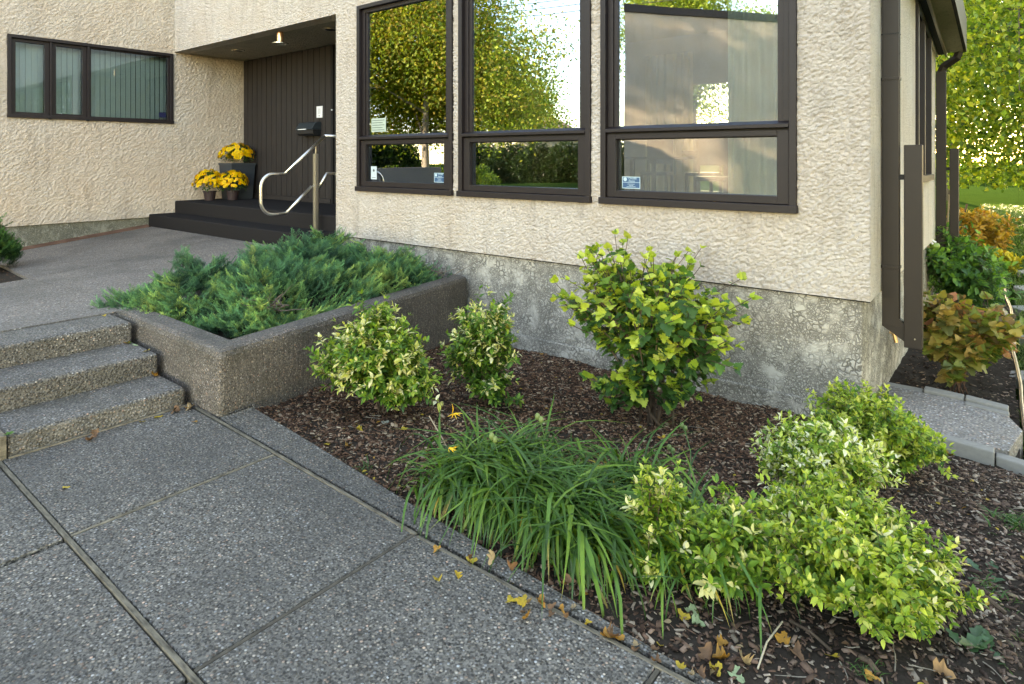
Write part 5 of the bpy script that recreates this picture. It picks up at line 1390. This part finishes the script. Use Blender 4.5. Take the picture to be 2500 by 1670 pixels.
# ================================================================== FALLEN LEAVES (each one a thing)
YEL, ORG, BRN, TAN, LGR = (.50, .34, .04), (.46, .22, .04), (.20, .105, .055), (.40, .28, .15), (.30, .38, .20)
def gstep(x, y):
    if x < -5.06: return .40
    if x < -4.62: return .258
    if x < -4.2: return .118
    return 0.0
FL = [(1420, 1485, .075, 'a'), ]
leaves = [
 (306, 972, .055, YEL, 0, 0, 'small pale yellow fallen leaf on the slab just in front of the lowest step'),
 (347, 1032, .030, YEL, 0, 0, 'tiny bright yellow leaf scrap on the slab right of the pale one'),
 (476, 1032, .030, ORG, 0, 0, 'tiny brown leaf scrap near the planter corner slab'),
 (160, 1193, .030, YEL, 0, 0, 'tiny yellow leaf scrap in the middle of the upper left slab'),
 (405, 1000, .075, BRN, 1, 0, 'heap-top dry brown leaf at the right foot of the lowest step'),
 (425, 1003, .07, BRN, 2, 0, 'dry brown leaf lying under the curled one at the foot of the steps'),
 (445, 990, .06, ORG, 1, 0, 'yellow curled leaf standing upright beside the planter foot'),
 (457, 968, .08, TAN, 2, 0, 'long tan curled leaf leaning on the planter by the lowest step'),
 (192, 1055, .06, BRN, 1, 0, 'crumpled brown leaf at the middle of the lowest step foot'),
 (207, 1049, .05, BRN, 2, 0, 'second crumpled brown leaf beside it at the lowest step foot'),
 (382, 912, .055, ORG, 1, .118, 'orange leaf curled in the corner of the first tread'),
 (402, 915, .045, ORG, 2, .118, 'small orange-brown leaf on the first tread by the planter'),
 (378, 854, .05, YEL, 0, .258, 'yellow leaf at the right end of the second tread nose'),
 (305, 838, .055, ORG, 1, .258, 'orange curled leaf in the corner of the second tread'),
 (330, 836, .06, (.10, .16, .03), 0, .258, 'green fallen leaf in the corner of the second tread'),
 (338, 843, .035, LGR, 0, .258, 'small pale green leaf below the green one on the second tread'),
 (162, 870, .035, (.6, .56, .42), 0, .258, 'small whitish leaf on the middle of the second tread'),
 (249, 770, .035, YEL, 0, .40, 'thin yellow leaf on the top tread beside the joint'),
 (1247, 1470, .055, YEL, 0, 0, 'left one of two joined yellow leaves on the kerb board'),
 (1277, 1478, .055, YEL, 1, 0, 'right one of two joined yellow leaves on the kerb board'),
 (1068, 1423, .045, YEL, 1, 0, 'lone yellow curled leaf on the slab below the strap-leaved clump'),
 (1497, 1560, .075, BRN, 1, 0, 'brown crumpled leaf on the kerb strip near the bottom middle'),
 (1150, 1372, .06, YEL, 1, 0, 'yellow curled leaf tucked under the strap leaves at the kerb'),
 (1200, 1378, .075, TAN, 2, 0, 'tan rolled leaf under the strap leaves at the kerb'),
 (1388, 1432, .07, BRN, 1, 0, 'brown leaf under the drooping strap leaf tips'),
 (1065, 1345, .035, ORG, 0, 0, 'small orange leaf wedged in the kerb joint'),
 (1690, 1500, .085, LGR, 0, -.04, 'pale grey-green lobed leaf lying upside down at the bed edge'),
 (1703, 1530, .06, LGR, 1, -.04, 'smaller pale leaf just below the grey-green lobed one'),
 (1668, 1512, .06, YEL, 2, -.04, 'yellow narrow leaf left of the grey-green lobed one'),
 (1725, 1615, .085, BRN, 1, -.03, 'large orange-brown leaf at the bottom edge of the bed'),
 (1762, 1610, .08, ORG, 2, -.03, 'golden curled leaf beside the large orange-brown one'),
 (1750, 1640, .06, YEL, 0, -.02, 'bright yellow leaf lowest of the group at the bottom edge'),
 (1800, 1655, .085, LGR, 0, -.02, 'pale green leaf cut by the bottom edge of the picture'),
 (1820, 1630, .07, TAN, 1, -.03, 'tan pointed leaf right of the golden curled one'),
 (1913, 1570, .10, ORG, 1, -.04, 'large ochre leaf on a long pale stalk in the bare soil'),
 (1945, 1600, .08, BRN, 2, -.04, 'brown tail leaf just below the large ochre leaf'),
 (2035, 1609, .045, YEL, 0, -.04, 'small orange-yellow leaf lying flat on bare soil'),
 (2300, 1652, .11, (.48, .26, .11), 1, -.03, 'large rusty leaf at the bottom right edge'),
 (2127, 1660, .05, ORG, 0, -.03, 'small orange leaf at the bottom edge beside the grass tuft'),
 (1765, 1580, .05, ORG, 1, -.04, 'small orange leaf above the golden group in the soil'),
 (800, 1087, .05, YEL, 0, -.05, 'yellow star-shaped leaf on the mulch near the kerb'),
 (850, 1093, .045, ORG, 1, -.05, 'small orange leaf right of the star-shaped one'),
 (770, 1070, .04, TAN, 0, -.05, 'small tan leaf left of the star-shaped one'),
 (940, 1035, .07, (.34, .34, .28), 0, -.06, 'grey lobed leaf on the mulch below the rounded shrub'),
 (985, 1050, .05, YEL, 0, -.07, 'yellow-green leaf on the mulch right of the grey lobed leaf'),
 (878, 1055, .045, YEL, 1, -.06, 'golden leaf on the mulch below the rounded shrub'),
 (1010, 1205, .075, TAN, 1, -.06, 'tan leaf at the left edge of the strap-leaved clump'),
 (1022, 1225, .06, TAN, 2, -.06, 'second tan leaf just below, left of the clump'),
 (1462, 1118, .055, ORG, 1, -.15, 'orange leaf on the mulch behind the strap-leaved clump'),
 (1322, 867, .085, ORG, 0, -.34, 'orange leaf at the foot of the foundation wall'),
 (2318, 1115, .09, YEL, 1, -.40, 'long yellow leaf against the foot of the pale paver'),
 (2470, 1133, .09, YEL, 1, -.40, 'golden leaf under the right-hand paver'),
 (1620, 1072, .05, YEL, 0, -.2, 'small yellow leaf below the tall lobed shrub'),
 (1250, 1400, .06, BRN, 2, 0, 'curled brown leaf on the kerb below the strap leaves'),
]
def curl(seed, k1, k2):
    V, F = tmpl_round(seed, .15, .03) if seed % 2 else tmpl_lobed(.05, seed, 5); V = V.copy(); V[:, 0] *= .8; V[:, 2] += k1 * V[:, 0] ** 2 + k2 * (V[:, 1] - .5) ** 2 + .05 * np.sin(V[:, 0] * 9 + seed) ; return V, F
TC = [curl(9, .25, .3)] + [curl(s, .9 + .4 * s, .5 * (s % 3)) for s in (1, 2, 3, 4)]
r = np.random.default_rng(12)
for (u, v, s, c, kind, z, lab) in leaves:
    p = pz(u, v, z)
    if z == 0 and u < 480: p[0] = max(p[0], -4.15 + r.uniform(0, .06)); p[1] = min(p[1], 1.85)
    if z > 0: lo_, hi_ = {.118: (-4.58, -4.25), .258: (-5.02, -4.66), .40: (-5.4, -5.1)}[z]; p[0] = min(max(p[0], lo_), hi_); p[1] = min(p[1], 1.83)
    if z < 0: p = psurf(u, v, bed_surface)
    T = TC[0] if kind == 0 else TC[1 + r.integers(0, 4)]; V, F = T
    V = V - V.mean(0); s_ = min(s * 1.1, .034 + s * .26); a = r.uniform(0, 6.28); tilt = r.normal(0, .15) if kind == 0 else r.normal(0, .5)
    C = np.tile(np.array(c) * r.uniform(.85, 1.1), (len(V), 1)); C[r.integers(0, len(V), 3)] *= .55
    me = mesh_np('fallen_leaf', V, F, M['dead'], C); o = bpy.data.objects.new('fallen_leaf', me); COL.objects.link(o)
    R3 = (Matrix.Rotation(a, 3, 'Z') @ Matrix.Rotation(tilt, 3, 'X') @ Matrix.Rotation(r.normal(0, .2), 3, 'Y'))
    low = min((R3 @ Vector(q)).z for q in V) * s_
    o.location = (p[0], p[1], p[2] - low + .003); o.rotation_euler = R3.to_euler(); o.scale = (s_, s_, s_); tag(o, lab, 'leaf', 'fallen leaves')
for i in range(26):
    u = r.uniform(1080, 1760); v = 1395 + (u - 1080) * .40 + r.normal(0, 16)
    p = pz(u, v, 0); p = p if p[1] < float(edge_y(p[0])) else psurf(u, v, bed_surface)
    V, F = TC[1 + i % 4]; V = V - V.mean(0); s_ = r.uniform(.022, .045); R3 = Matrix.Rotation(r.uniform(0, 6.28), 3, 'Z') @ Matrix.Rotation(r.normal(0, .6), 3, 'X')
    me = mesh_np('fallen_leaf', V, F, M['dead'], np.tile(np.array([BRN, TAN, ORG, BRN, YEL][i % 5]) * .8, (len(V), 1))); o = bpy.data.objects.new('fallen_leaf', me); COL.objects.link(o)
    low = min((R3 @ Vector(q)).z for q in V) * s_; o.location = (p[0], p[1], p[2] - low + .003); o.rotation_euler = R3.to_euler(); o.scale = (s_, s_, s_)
    tag(o, 'small dry curled leaf gathered along the kerb edge under the strap leaves and bright shrubs', 'leaf', 'small dry leaves along the kerb')
# small litter caught in the joints and between chips: nobody could count it
n = 420; x = r.uniform(-3.7, .05, n); y = r.uniform(1.95, 4.9, n) ** 1.0; z = bed_surface(x, y) + .014
k = (y > edge_y(x)) & ~inpoly(x, y, Pk); x, y, z = x[k], y[k], z[k]; n = len(x)
D = unit(np.stack([r.normal(0, 1, n), r.normal(0, 1, n), r.normal(0, .2, n)], -1)); R = frames(D, np.tile([0, 0, 1.0], (n, 1)) + r.normal(0, .3, (n, 3)))
pal_ = np.array([YEL, ORG, BRN, TAN, BRN, TAN]); W, F, C = bake(tmpl_leaf(.5), np.stack([x, y, z], -1), R, r.uniform(.012, .035, n), pal_[r.integers(0, 6, n)] * .8)
tag(obj('leaf_litter', mesh_np('leaf_litter', W, F, M['dead'], C)), 'tiny yellow and brown leaf scraps strewn over the mulch', 'leaf litter', kind='stuff')
# long pale stalk + bark stick
a = psurf(1850, 1640, bed_surface); b = psurf(1872, 1590, bed_surface); c = psurf(1910, 1535, bed_surface)
mb = MB(); mb.tube([a + [0, 0, .01], b + [0, 0, .03], c + [0, 0, .025]], .003, 5); tag(mb.build('dry_stalk', m_plain('pale_stalk', (.50, .42, .30), .7)), 'long pale curved leaf stalk lying on the bare soil', 'stalk')
for (u0, v0, u1, v1, lab, rr) in ((2370, 1455, 2455, 1505, 'longer bark stick lying at the right on the mulch', .009), (2100, 1620, 2145, 1655, 'short dark stick near the bottom edge', .010), (1930, 1530, 2030, 1598, 'thin grey stick from the big shrub towards the small yellow leaf', .005), (1048, 1110, 1125, 1185, 'dry tan flower stalk sticking out of the left side of the strap-leaved clump', .004)):
    a = psurf(u0, v0, bed_surface); b = psurf(u1, v1, bed_surface); up_ = .02 if 'flower' not in lab else .22
    mb = MB(); mb.tube([a + [0, 0, up_], (a + b) / 2 + [0, 0, .018 + up_ * .6], b + [0, 0, .012]], rr, 6); tag(mb.build('stick', M['bark'] if 'tan' not in lab else tan_st), lab, 'stick')

# ================================================================== WEEDS, GRASS
def blades(pos, L, w, cols, seed, mat):
    r = np.random.default_rng(seed); n = len(pos); V = np.array([(-.5, 0, 0), (.5, 0, 0), (-.35, .5, .05), (.35, .5, .05), (0, 1.0, .22)]); V[:, 0] *= w; F = np.array([(0, 1, 3), (0, 3, 2), (2, 3, 4)])
    a = r.uniform(0, 6.28, n); D = np.stack([np.cos(a) * .55, np.sin(a) * .55, r.uniform(.5, 1.2, n)], -1); R = frames(D, np.stack([np.cos(a), np.sin(a), np.zeros(n)], -1))
    return bake((V, F), pos, R, L, cols)
def grass(name, n, reg, zf, keep, L, label, seed, w=.09):
    r = np.random.default_rng(seed); x = r.uniform(reg[0], reg[1], n); y = r.uniform(reg[2], reg[3], n); k = keep(x, y); x, y = x[k], y[k]; n = len(x); z = zf(x, y)
    C = np.array([(.04, .10, .016), (.06, .13, .02), (.09, .17, .03), (.13, .19, .04)])[r.integers(0, 4, n)]; W, F, C = blades(np.stack([x, y, z], -1), r.uniform(*L, n), w, C, seed, None)
    return tag(obj(name, mesh_np(name, W, F, M['leafg'], C)), label, 'grass', kind='stuff')
gz = lambda x, y: bedz(x, y) - .022 + .010 * sn(x, y, 1.2, 3)
grass('lawn_grass', 26000, (-.02, 1.6, 2.2, 12), gz, lambda x, y: (x > .05 - .015 * (y - 5)) | (y < 3), (.04, .09), 'short mown grass at the right of the bed', 41)
grass('lawn_grass', 22000, (-1.2, 1.4, 12, 34), gz, lambda x, y: (x > -.1 - .01 * y) | (y > 15.9), (.05, .10), 'mown grass of the sunlit back lawn', 42, .16)
def tuft(u, v, n, L, rad, label, seed, flat=False, col=None):
    r = np.random.default_rng(seed); p = psurf(u, v, bed_surface); root = thing('weed', tuple(p), label, 'weed')
    for i in range(n):
        a = r.uniform(0, 6.28); q = p + [r.normal(0, rad), r.normal(0, rad), .0]
        if flat:
            T = tmpl_lobed(.1, i, 5); d = np.array([math.cos(a), math.sin(a), r.uniform(.05, .35)])
        else: T = tmpl_leaf(.10, .3, .02); d = np.array([math.cos(a) * .6, math.sin(a) * .6, r.uniform(.5, 1.1)])
        V, F = T; V = V.copy(); V[:, 0] *= .55 if flat else 1
        me = mesh_np('blade', V, F, M['leafg'], np.tile(np.array(col or (.05, .13, .03)) * r.uniform(.8, 1.2), (len(V), 1))); o = bpy.data.objects.new('leaf' if flat else 'blade', me); COL.objects.link(o); o.parent = root
        R = frames(unit(d), np.array([0, 0, 1.0])); m4 = np.eye(4); m4[:3, :3] = R * r.uniform(*L); m4[:3, 3] = q - p; o.matrix_local = Matrix(m4.tolist())
tuft(2485, 1290, 110, (.05, .11), .05, 'dense soft grass tuft at the right edge of the picture', 51)
tuft(2120, 1655, 36, (.025, .05), .03, 'little grass tuft at the bottom edge of the bed', 52)
tuft(2450, 1470, 40, (.03, .07), .05, 'thin grass and weed patch at the right edge, lower than the dense tuft', 53)
tuft(2385, 1590, 9, (.06, .12), .04, 'flat dandelion-like weed with jagged leaves in the lower right soil', 54, True, (.06, .15, .06))
tuft(2420, 1430, 7, (.05, .10), .05, 'jagged-leaved weed right of the big bright shrub', 55, True, (.07, .16, .08))
tuft(560, 1012, 5, (.012, .022), .006, 'tiny green seedling at the planter corner foot', 56, True, (.12, .25, .03))
for (u, v, z, L_, lab) in ((22, 1062, .12, .03, 'tiny weed on top of the step board at the left'), (20, 1098, .0, .035, 'small seedling at the foot of the step board at the left'), (343, 828, .258, .03, 'tiny dark green weed between second tread and planter')):
    p = pz(u, v, z); root = thing('weed', tuple(p), lab, 'weed')
    for i in range(7):
        a = i * 2.4; V, F = tmpl_leaf(.5); me = mesh_np('leaf', V, F, M['leafg'], np.tile((.08, .2, .03), (len(V), 1))); o = bpy.data.objects.new('leaf', me); COL.objects.link(o); o.parent = root
        R = frames(unit(np.array([math.cos(a), math.sin(a), .5])), np.array([0, 0, 1.0])); m4 = np.eye(4); m4[:3, :3] = R * L_; o.matrix_local = Matrix(m4.tolist())
# small grass spears by the kerb
tuft(890, 1150, 14, (.04, .08), .03, 'few thin grass blades at the kerb left of the strap-leaved clump', 57)

# ================================================================== TREES
def tree(x, y, z0, h, cr, nleaf, ls, pal, label, seed, tr=.18, clumps=26, flat=1.0, name='leafy_tree', lean=0.0, low=0.3, trunkmat=None, branchy=9, skirt=False):
    r = np.random.default_rng(seed); root = thing(name, (x, y, z0), label, 'tree')
    top = np.array([x + lean, y, z0 + h * .85]); mb = MB(); P_ = [np.array([x, y, z0 - .2])]
    for k in range(1, 8): P_.append(np.array([x, y, z0]) + (top - np.array([x, y, z0])) * k / 7 + r.normal(0, .05, 3) * [1, 1, 0])
    mb.tube(P_, [tr * (1.15 - .9 * k / 7) for k in range(8)], 9); mb.build('trunk', trunkmat or M['bark_tree'], root, smooth=True)
    c0 = np.array([x + lean * .6, y, z0 + h - cr * flat * .95]); cs = []
    for i in range(clumps):
        d = unit(r.normal(0, 1, 3)); d[2] = d[2] if (d[2] > -.5 or skirt) else -d[2]; cs.append(c0 + d * np.array([cr, cr, cr * flat]) * r.uniform(.35, .95))
    cs = np.array(cs)
    for i in range(min(branchy, clumps)):
        k = 2 + i % 5; q = P_[k]; mb = MB(); e = cs[i]; m1 = q * .55 + e * .45 + [0, 0, .15 * cr]; mb.tube([q, q * .8 + m1 * .2, m1, e], [tr * .4, tr * .33, tr * .2, tr * .06], 6); mb.build('branch', trunkmat or M['bark_tree'], root)
    ci = r.integers(0, clumps, nleaf); d = unit(r.normal(0, 1, (nleaf, 3))); rad = cr * .36 * r.uniform(.2, 1.1, (nleaf, 1)) ** .7
    p = cs[ci] + d * rad * [1.25, 1.25, .75] + r.normal(0, cr * .05, (nleaf, 3)); ok = p[:, 2] > z0 + h * low; p = p[ok]; n = len(p)
    D = unit(r.normal(0, 1, (n, 3)) + [0, 0, -.5]); R = frames(D, r.normal(0, 1, (n, 3)) + [0, 0, .6])
    C = np.array(pal)[np.clip((r.uniform(0, 1, n) * .6 + .4 * np.repeat(r.uniform(0, 1, clumps), 1)[ci[ok]]) * len(pal), 0, len(pal) - 1).astype(int)] * r.uniform(.8, 1.2, (n, 1))
    W, F, CC = bake(tmpl_rhomb(.7), p, R, r.uniform(.7, 1.3, n) * ls, C); o = obj('crown', mesh_np('crown', W, F, M['leaft'], CC), root); o['kind'] = 'stuff'
    return root
TG = [(.04, .10, .02), (.09, .18, .025), (.17, .27, .035), (.27, .36, .045), (.38, .42, .06), (.46, .44, .08)]
TY = [(.20, .32, .05), (.28, .38, .055), (.38, .46, .06), (.48, .46, .07), (.44, .34, .07), (.13, .23, .04)]
tree(1.7, 19.0, -.4, 8.7, 5.0, 46000, .12, TG, 'big backlit green tree on the back lawn at the right edge', 61, tr=.09, clumps=150, low=.15, lean=-2.0, flat=.85, skirt=True, branchy=40)
tree(-2.9, 25.0, -.4, 10.0, 4.6, 20000, .13, TG, 'green tree behind the house, left of the nearest back lawn tree', 62, clumps=60, low=.2, skirt=True)
tree(3.6, 27.0, -.4, 10.5, 4.8, 20000, .13, TG, 'green tree behind and right of the nearest back lawn tree', 63, clumps=60, low=.2, skirt=True)
tree(-2.4, 36.0, -.4, 10, 4.5, 15000, .18, TG, 'farther green tree seen between the back lawn trees', 64, clumps=36, low=.28)
tree(-12.5, 30.0, -.4, 8, 3.4, 12000, .16, TG, 'green tree seen through the bright far window of the front room', 67, clumps=34, low=.12)
tree(-9, 44.0, -.4, 12, 5.5, 9000, .26, TG, 'distant tree beyond the back lawn, farthest left', 65, clumps=30, low=.1)
tree(5.5, 48.0, -.4, 12, 5.5, 9000, .26, TG, 'distant tree beyond the back lawn, far right', 66, clumps=30, low=.1)
tree(9.5, 2.0, -.4, 9.5, 4.2, 14000, .19, TG[:4], 'unseen tree added right of the house to block low sky light', 68, clumps=40, low=.08, skirt=True)  # this and the next two: unseen trees added to cut low side light
tree(8.0, -7.0, -.4, 9.0, 4.2, 14000, .19, TG[:4], 'unseen tree added right of the front walk to block low sky light', 69, clumps=40, low=.08, skirt=True)
tree(11.0, 11.0, -.4, 10, 4.6, 14000, .19, TG[:4], 'unseen tree added farther back on the right to block low sky light', 70, clumps=40, low=.08, skirt=True)
tree(-15.6, 16.0, -.4, 16.0, 4.2, 5200, .26, TG, 'tall airy tree behind the house whose shade falls on the neighbouring wall', 72, clumps=46, low=.4)
# low undergrowth below the far trees
def bush_row(name, pts, rad, n, ls, pal, label, seed):
    r = np.random.default_rng(seed); pts = np.array(pts); i = r.integers(0, len(pts), n); d = unit(r.normal(0, 1, (n, 3))); d[:, 2] = np.abs(d[:, 2])
    p = pts[i] + d * np.array(rad) * r.uniform(.75, 1.08, (n, 1)) * (1 + .12 * np.sin(d[:, :1] * 9)); D = unit(d + r.normal(0, .6, (n, 3))); R = frames(D, r.normal(0, 1, (n, 3)) + [0, 0, 1]); C = np.array(pal)[r.integers(0, len(pal), n)] * r.uniform(.7, 1.2, (n, 1))
    W, F, CC = bake(tmpl_rhomb(.7), p, R, r.uniform(.7, 1.3, n) * ls, C); o = obj(name, mesh_np(name, W, F, M['leaft'], CC)); return tag(o, label, 'hedge')
bush_row('hedge', [(x_, 62 + 2 * math.sin(x_), -.5) for x_ in range(-16, 18, 3)], (2.6, 2.2, 1.7), 16000, .30, TG[:3], 'far low hedge closing the back lawn under the trees', 71)

# --- behind the camera: what the front windows reflect
tree(-19.8, -8.4, -.2, 10.2, 5.2, 60000, .14, TY, 'yellow-green autumn tree reflected in the leftmost front window', 81, tr=.17, clumps=80, low=.10, trunkmat=m_wood('pale_bark', (.30, .25, .19), (.48, .41, .32), (1, 1, .3), .8, .9))
tree(-23.5, -4.5, -.2, 11, 5.2, 40000, .16, TY, 'second yellow tree behind the first, reflected at the left window edge', 82, tr=.15, clumps=60, low=.08, trunkmat=bpy.data.materials['pale_bark'])
tree(-20.8, -12.2, -.2, 8.4, 4.0, 36000, .14, TG[1:] + TY[:3], 'green-gold tree reflected in the middle front window', 83, tr=.17, clumps=60, low=.10)
tree(-15.5, -23.5, -.2, 12.2, 3.6, 16000, .17, TY[:3] + TG[2:], 'golden tree behind the neighbouring wall, reflected above it', 84, clumps=36, low=.3)
tree(-12.0, -24.5, -.2, 10.2, 2.6, 9000, .17, TY[:4], 'smaller golden tree beside it behind the neighbouring wall', 85, clumps=30, low=.3)
tree(-32, -32, -.2, 9, 4, 9000, .22, TG[1:] + TY[:2], 'distant rounded green tree across the front lawn', 86, clumps=30, low=.1)
bush_row('hedge', [(-31 + 1.9 * i, -24 - .9 * i, -.3) for i in range(10)], (2.3, 1.6, 2.7), 44000, .22, [(.02, .045, .012), (.03, .06, .016), (.045, .08, .02)], 'dark evergreen hedge across the front lawn, reflected low in the middle window', 87)
bush_row('bush', [(-25.5, -14.5, -.2), (-26.5, -12.0, -.2), (-24.5, -17.0, -.2)], (1.3, 1.2, 1.2), 6000, .13, TG[:3] + TY[1:3], 'rounded garden bushes on the front lawn before the hedge', 88)
bush_row('hedge', [(-31 + .3 * i, -16 + 2.2 * i, -.3) for i in range(9)], (1.8, 2.2, 3.2), 40000, .26, [(.03, .06, .016), (.05, .09, .02), (.10, .13, .03)], 'tall green hedge behind the yellow trees, reflected low in the leftmost window', 89)
# neighbouring stucco house (its wall is mirrored in the widest window)
nb = thing('neighbour_house', (-9.85, -7.65, -.2), 'neighbouring beige stucco house with a flat brown capped wall, standing across the walk', 'house')
w0 = Vector((-9.85, -7.65)); w1 = Vector((-6.3, -12.7)); dn = (w1 - w0).normalized(); nn = Vector((dn.y, -dn.x)) * -1
if nn.dot(Vector((.8, .6))) > 0: nn = -nn
def qb(o0, o1, z0, z1, e=0.0):
    a = w0 - dn * e; b = w1 + dn * e; n2 = Vector((-.36, -.933)); return [(a + nn * o0), (b + nn * o0), (b + nn * o1), (a + n2 * o1)]
mb = MB(); mb.prism([(p.x, p.y) for p in qb(0, 4.5, 0, 0)], -.3, 6.3); mb.build('wall', m_stucco('stucco_neighbour', (.66, .50, .36), (.72, .57, .43), (.45, .33, .22)), nb)
mb = MB(); mb.prism([(p.x, p.y) for p in qb(-.06, 4.6, 0, 0, .06)], 6.31, 6.55); mb.build('roof_cap', M['frame'], nb)
# farther house with a pinkish roof
fh = thing('far_house', (-38, -40, -.3), 'low house with pinkish hipped roof beyond the front lawn', 'house', rz=.55)
mb = MB(); mb.box(-5.5, 5.5, -3.5, 3.5, 0, 3.6); mb.build('wall', m_plain('cream_siding', (.5, .42, .33), .8), fh, loc=(0, 0, 0))
mb = MB(); mb.add([(-6, -4, 3.61), (6, -4, 3.61), (6, 4, 3.61), (-6, 4, 3.61), (-3, 0, 6.4), (3, 0, 6.4)], [(0, 1, 5, 4), (1, 2, 5), (2, 3, 4, 5), (3, 0, 4), (3, 2, 1, 0)]); mb.build('roof', m_plain('pink_shingle', (.42, .27, .21), .9, .1, var=.3, scale=6), fh, loc=(0, 0, 0))
for k in (-3, 0, 3):
    mb = MB(); mb.box(k - .6, k + .6, 3.5, 3.55, 1.1, 2.4); o = mb.build('window', M['frame_dark'], fh, loc=(0, 0, 0))
# low grey garden wall and wires
mb = MB(); mb.box(-17.8, -17.5, -7.0, 1.0, -.3, 1.25); tag(mb.build('garden_wall', M['block'], None, .01), 'low grey garden wall in front of the yellow trees', 'wall')
for k in range(3):
    mb = MB(); P_ = [(-45 + 6 * i, -13.5 - 1.15 * i, 9.6 + .35 * k + .012 * (i - 5) ** 2 * 2.2) for i in range(12)]; mb.tube(P_, .022, 5); tag(mb.build('power_line', M['frame_dark']), ('lowest', 'middle', 'highest')[k] + ' of the three overhead wires mirrored in the windows', 'power line', 'overhead wires')
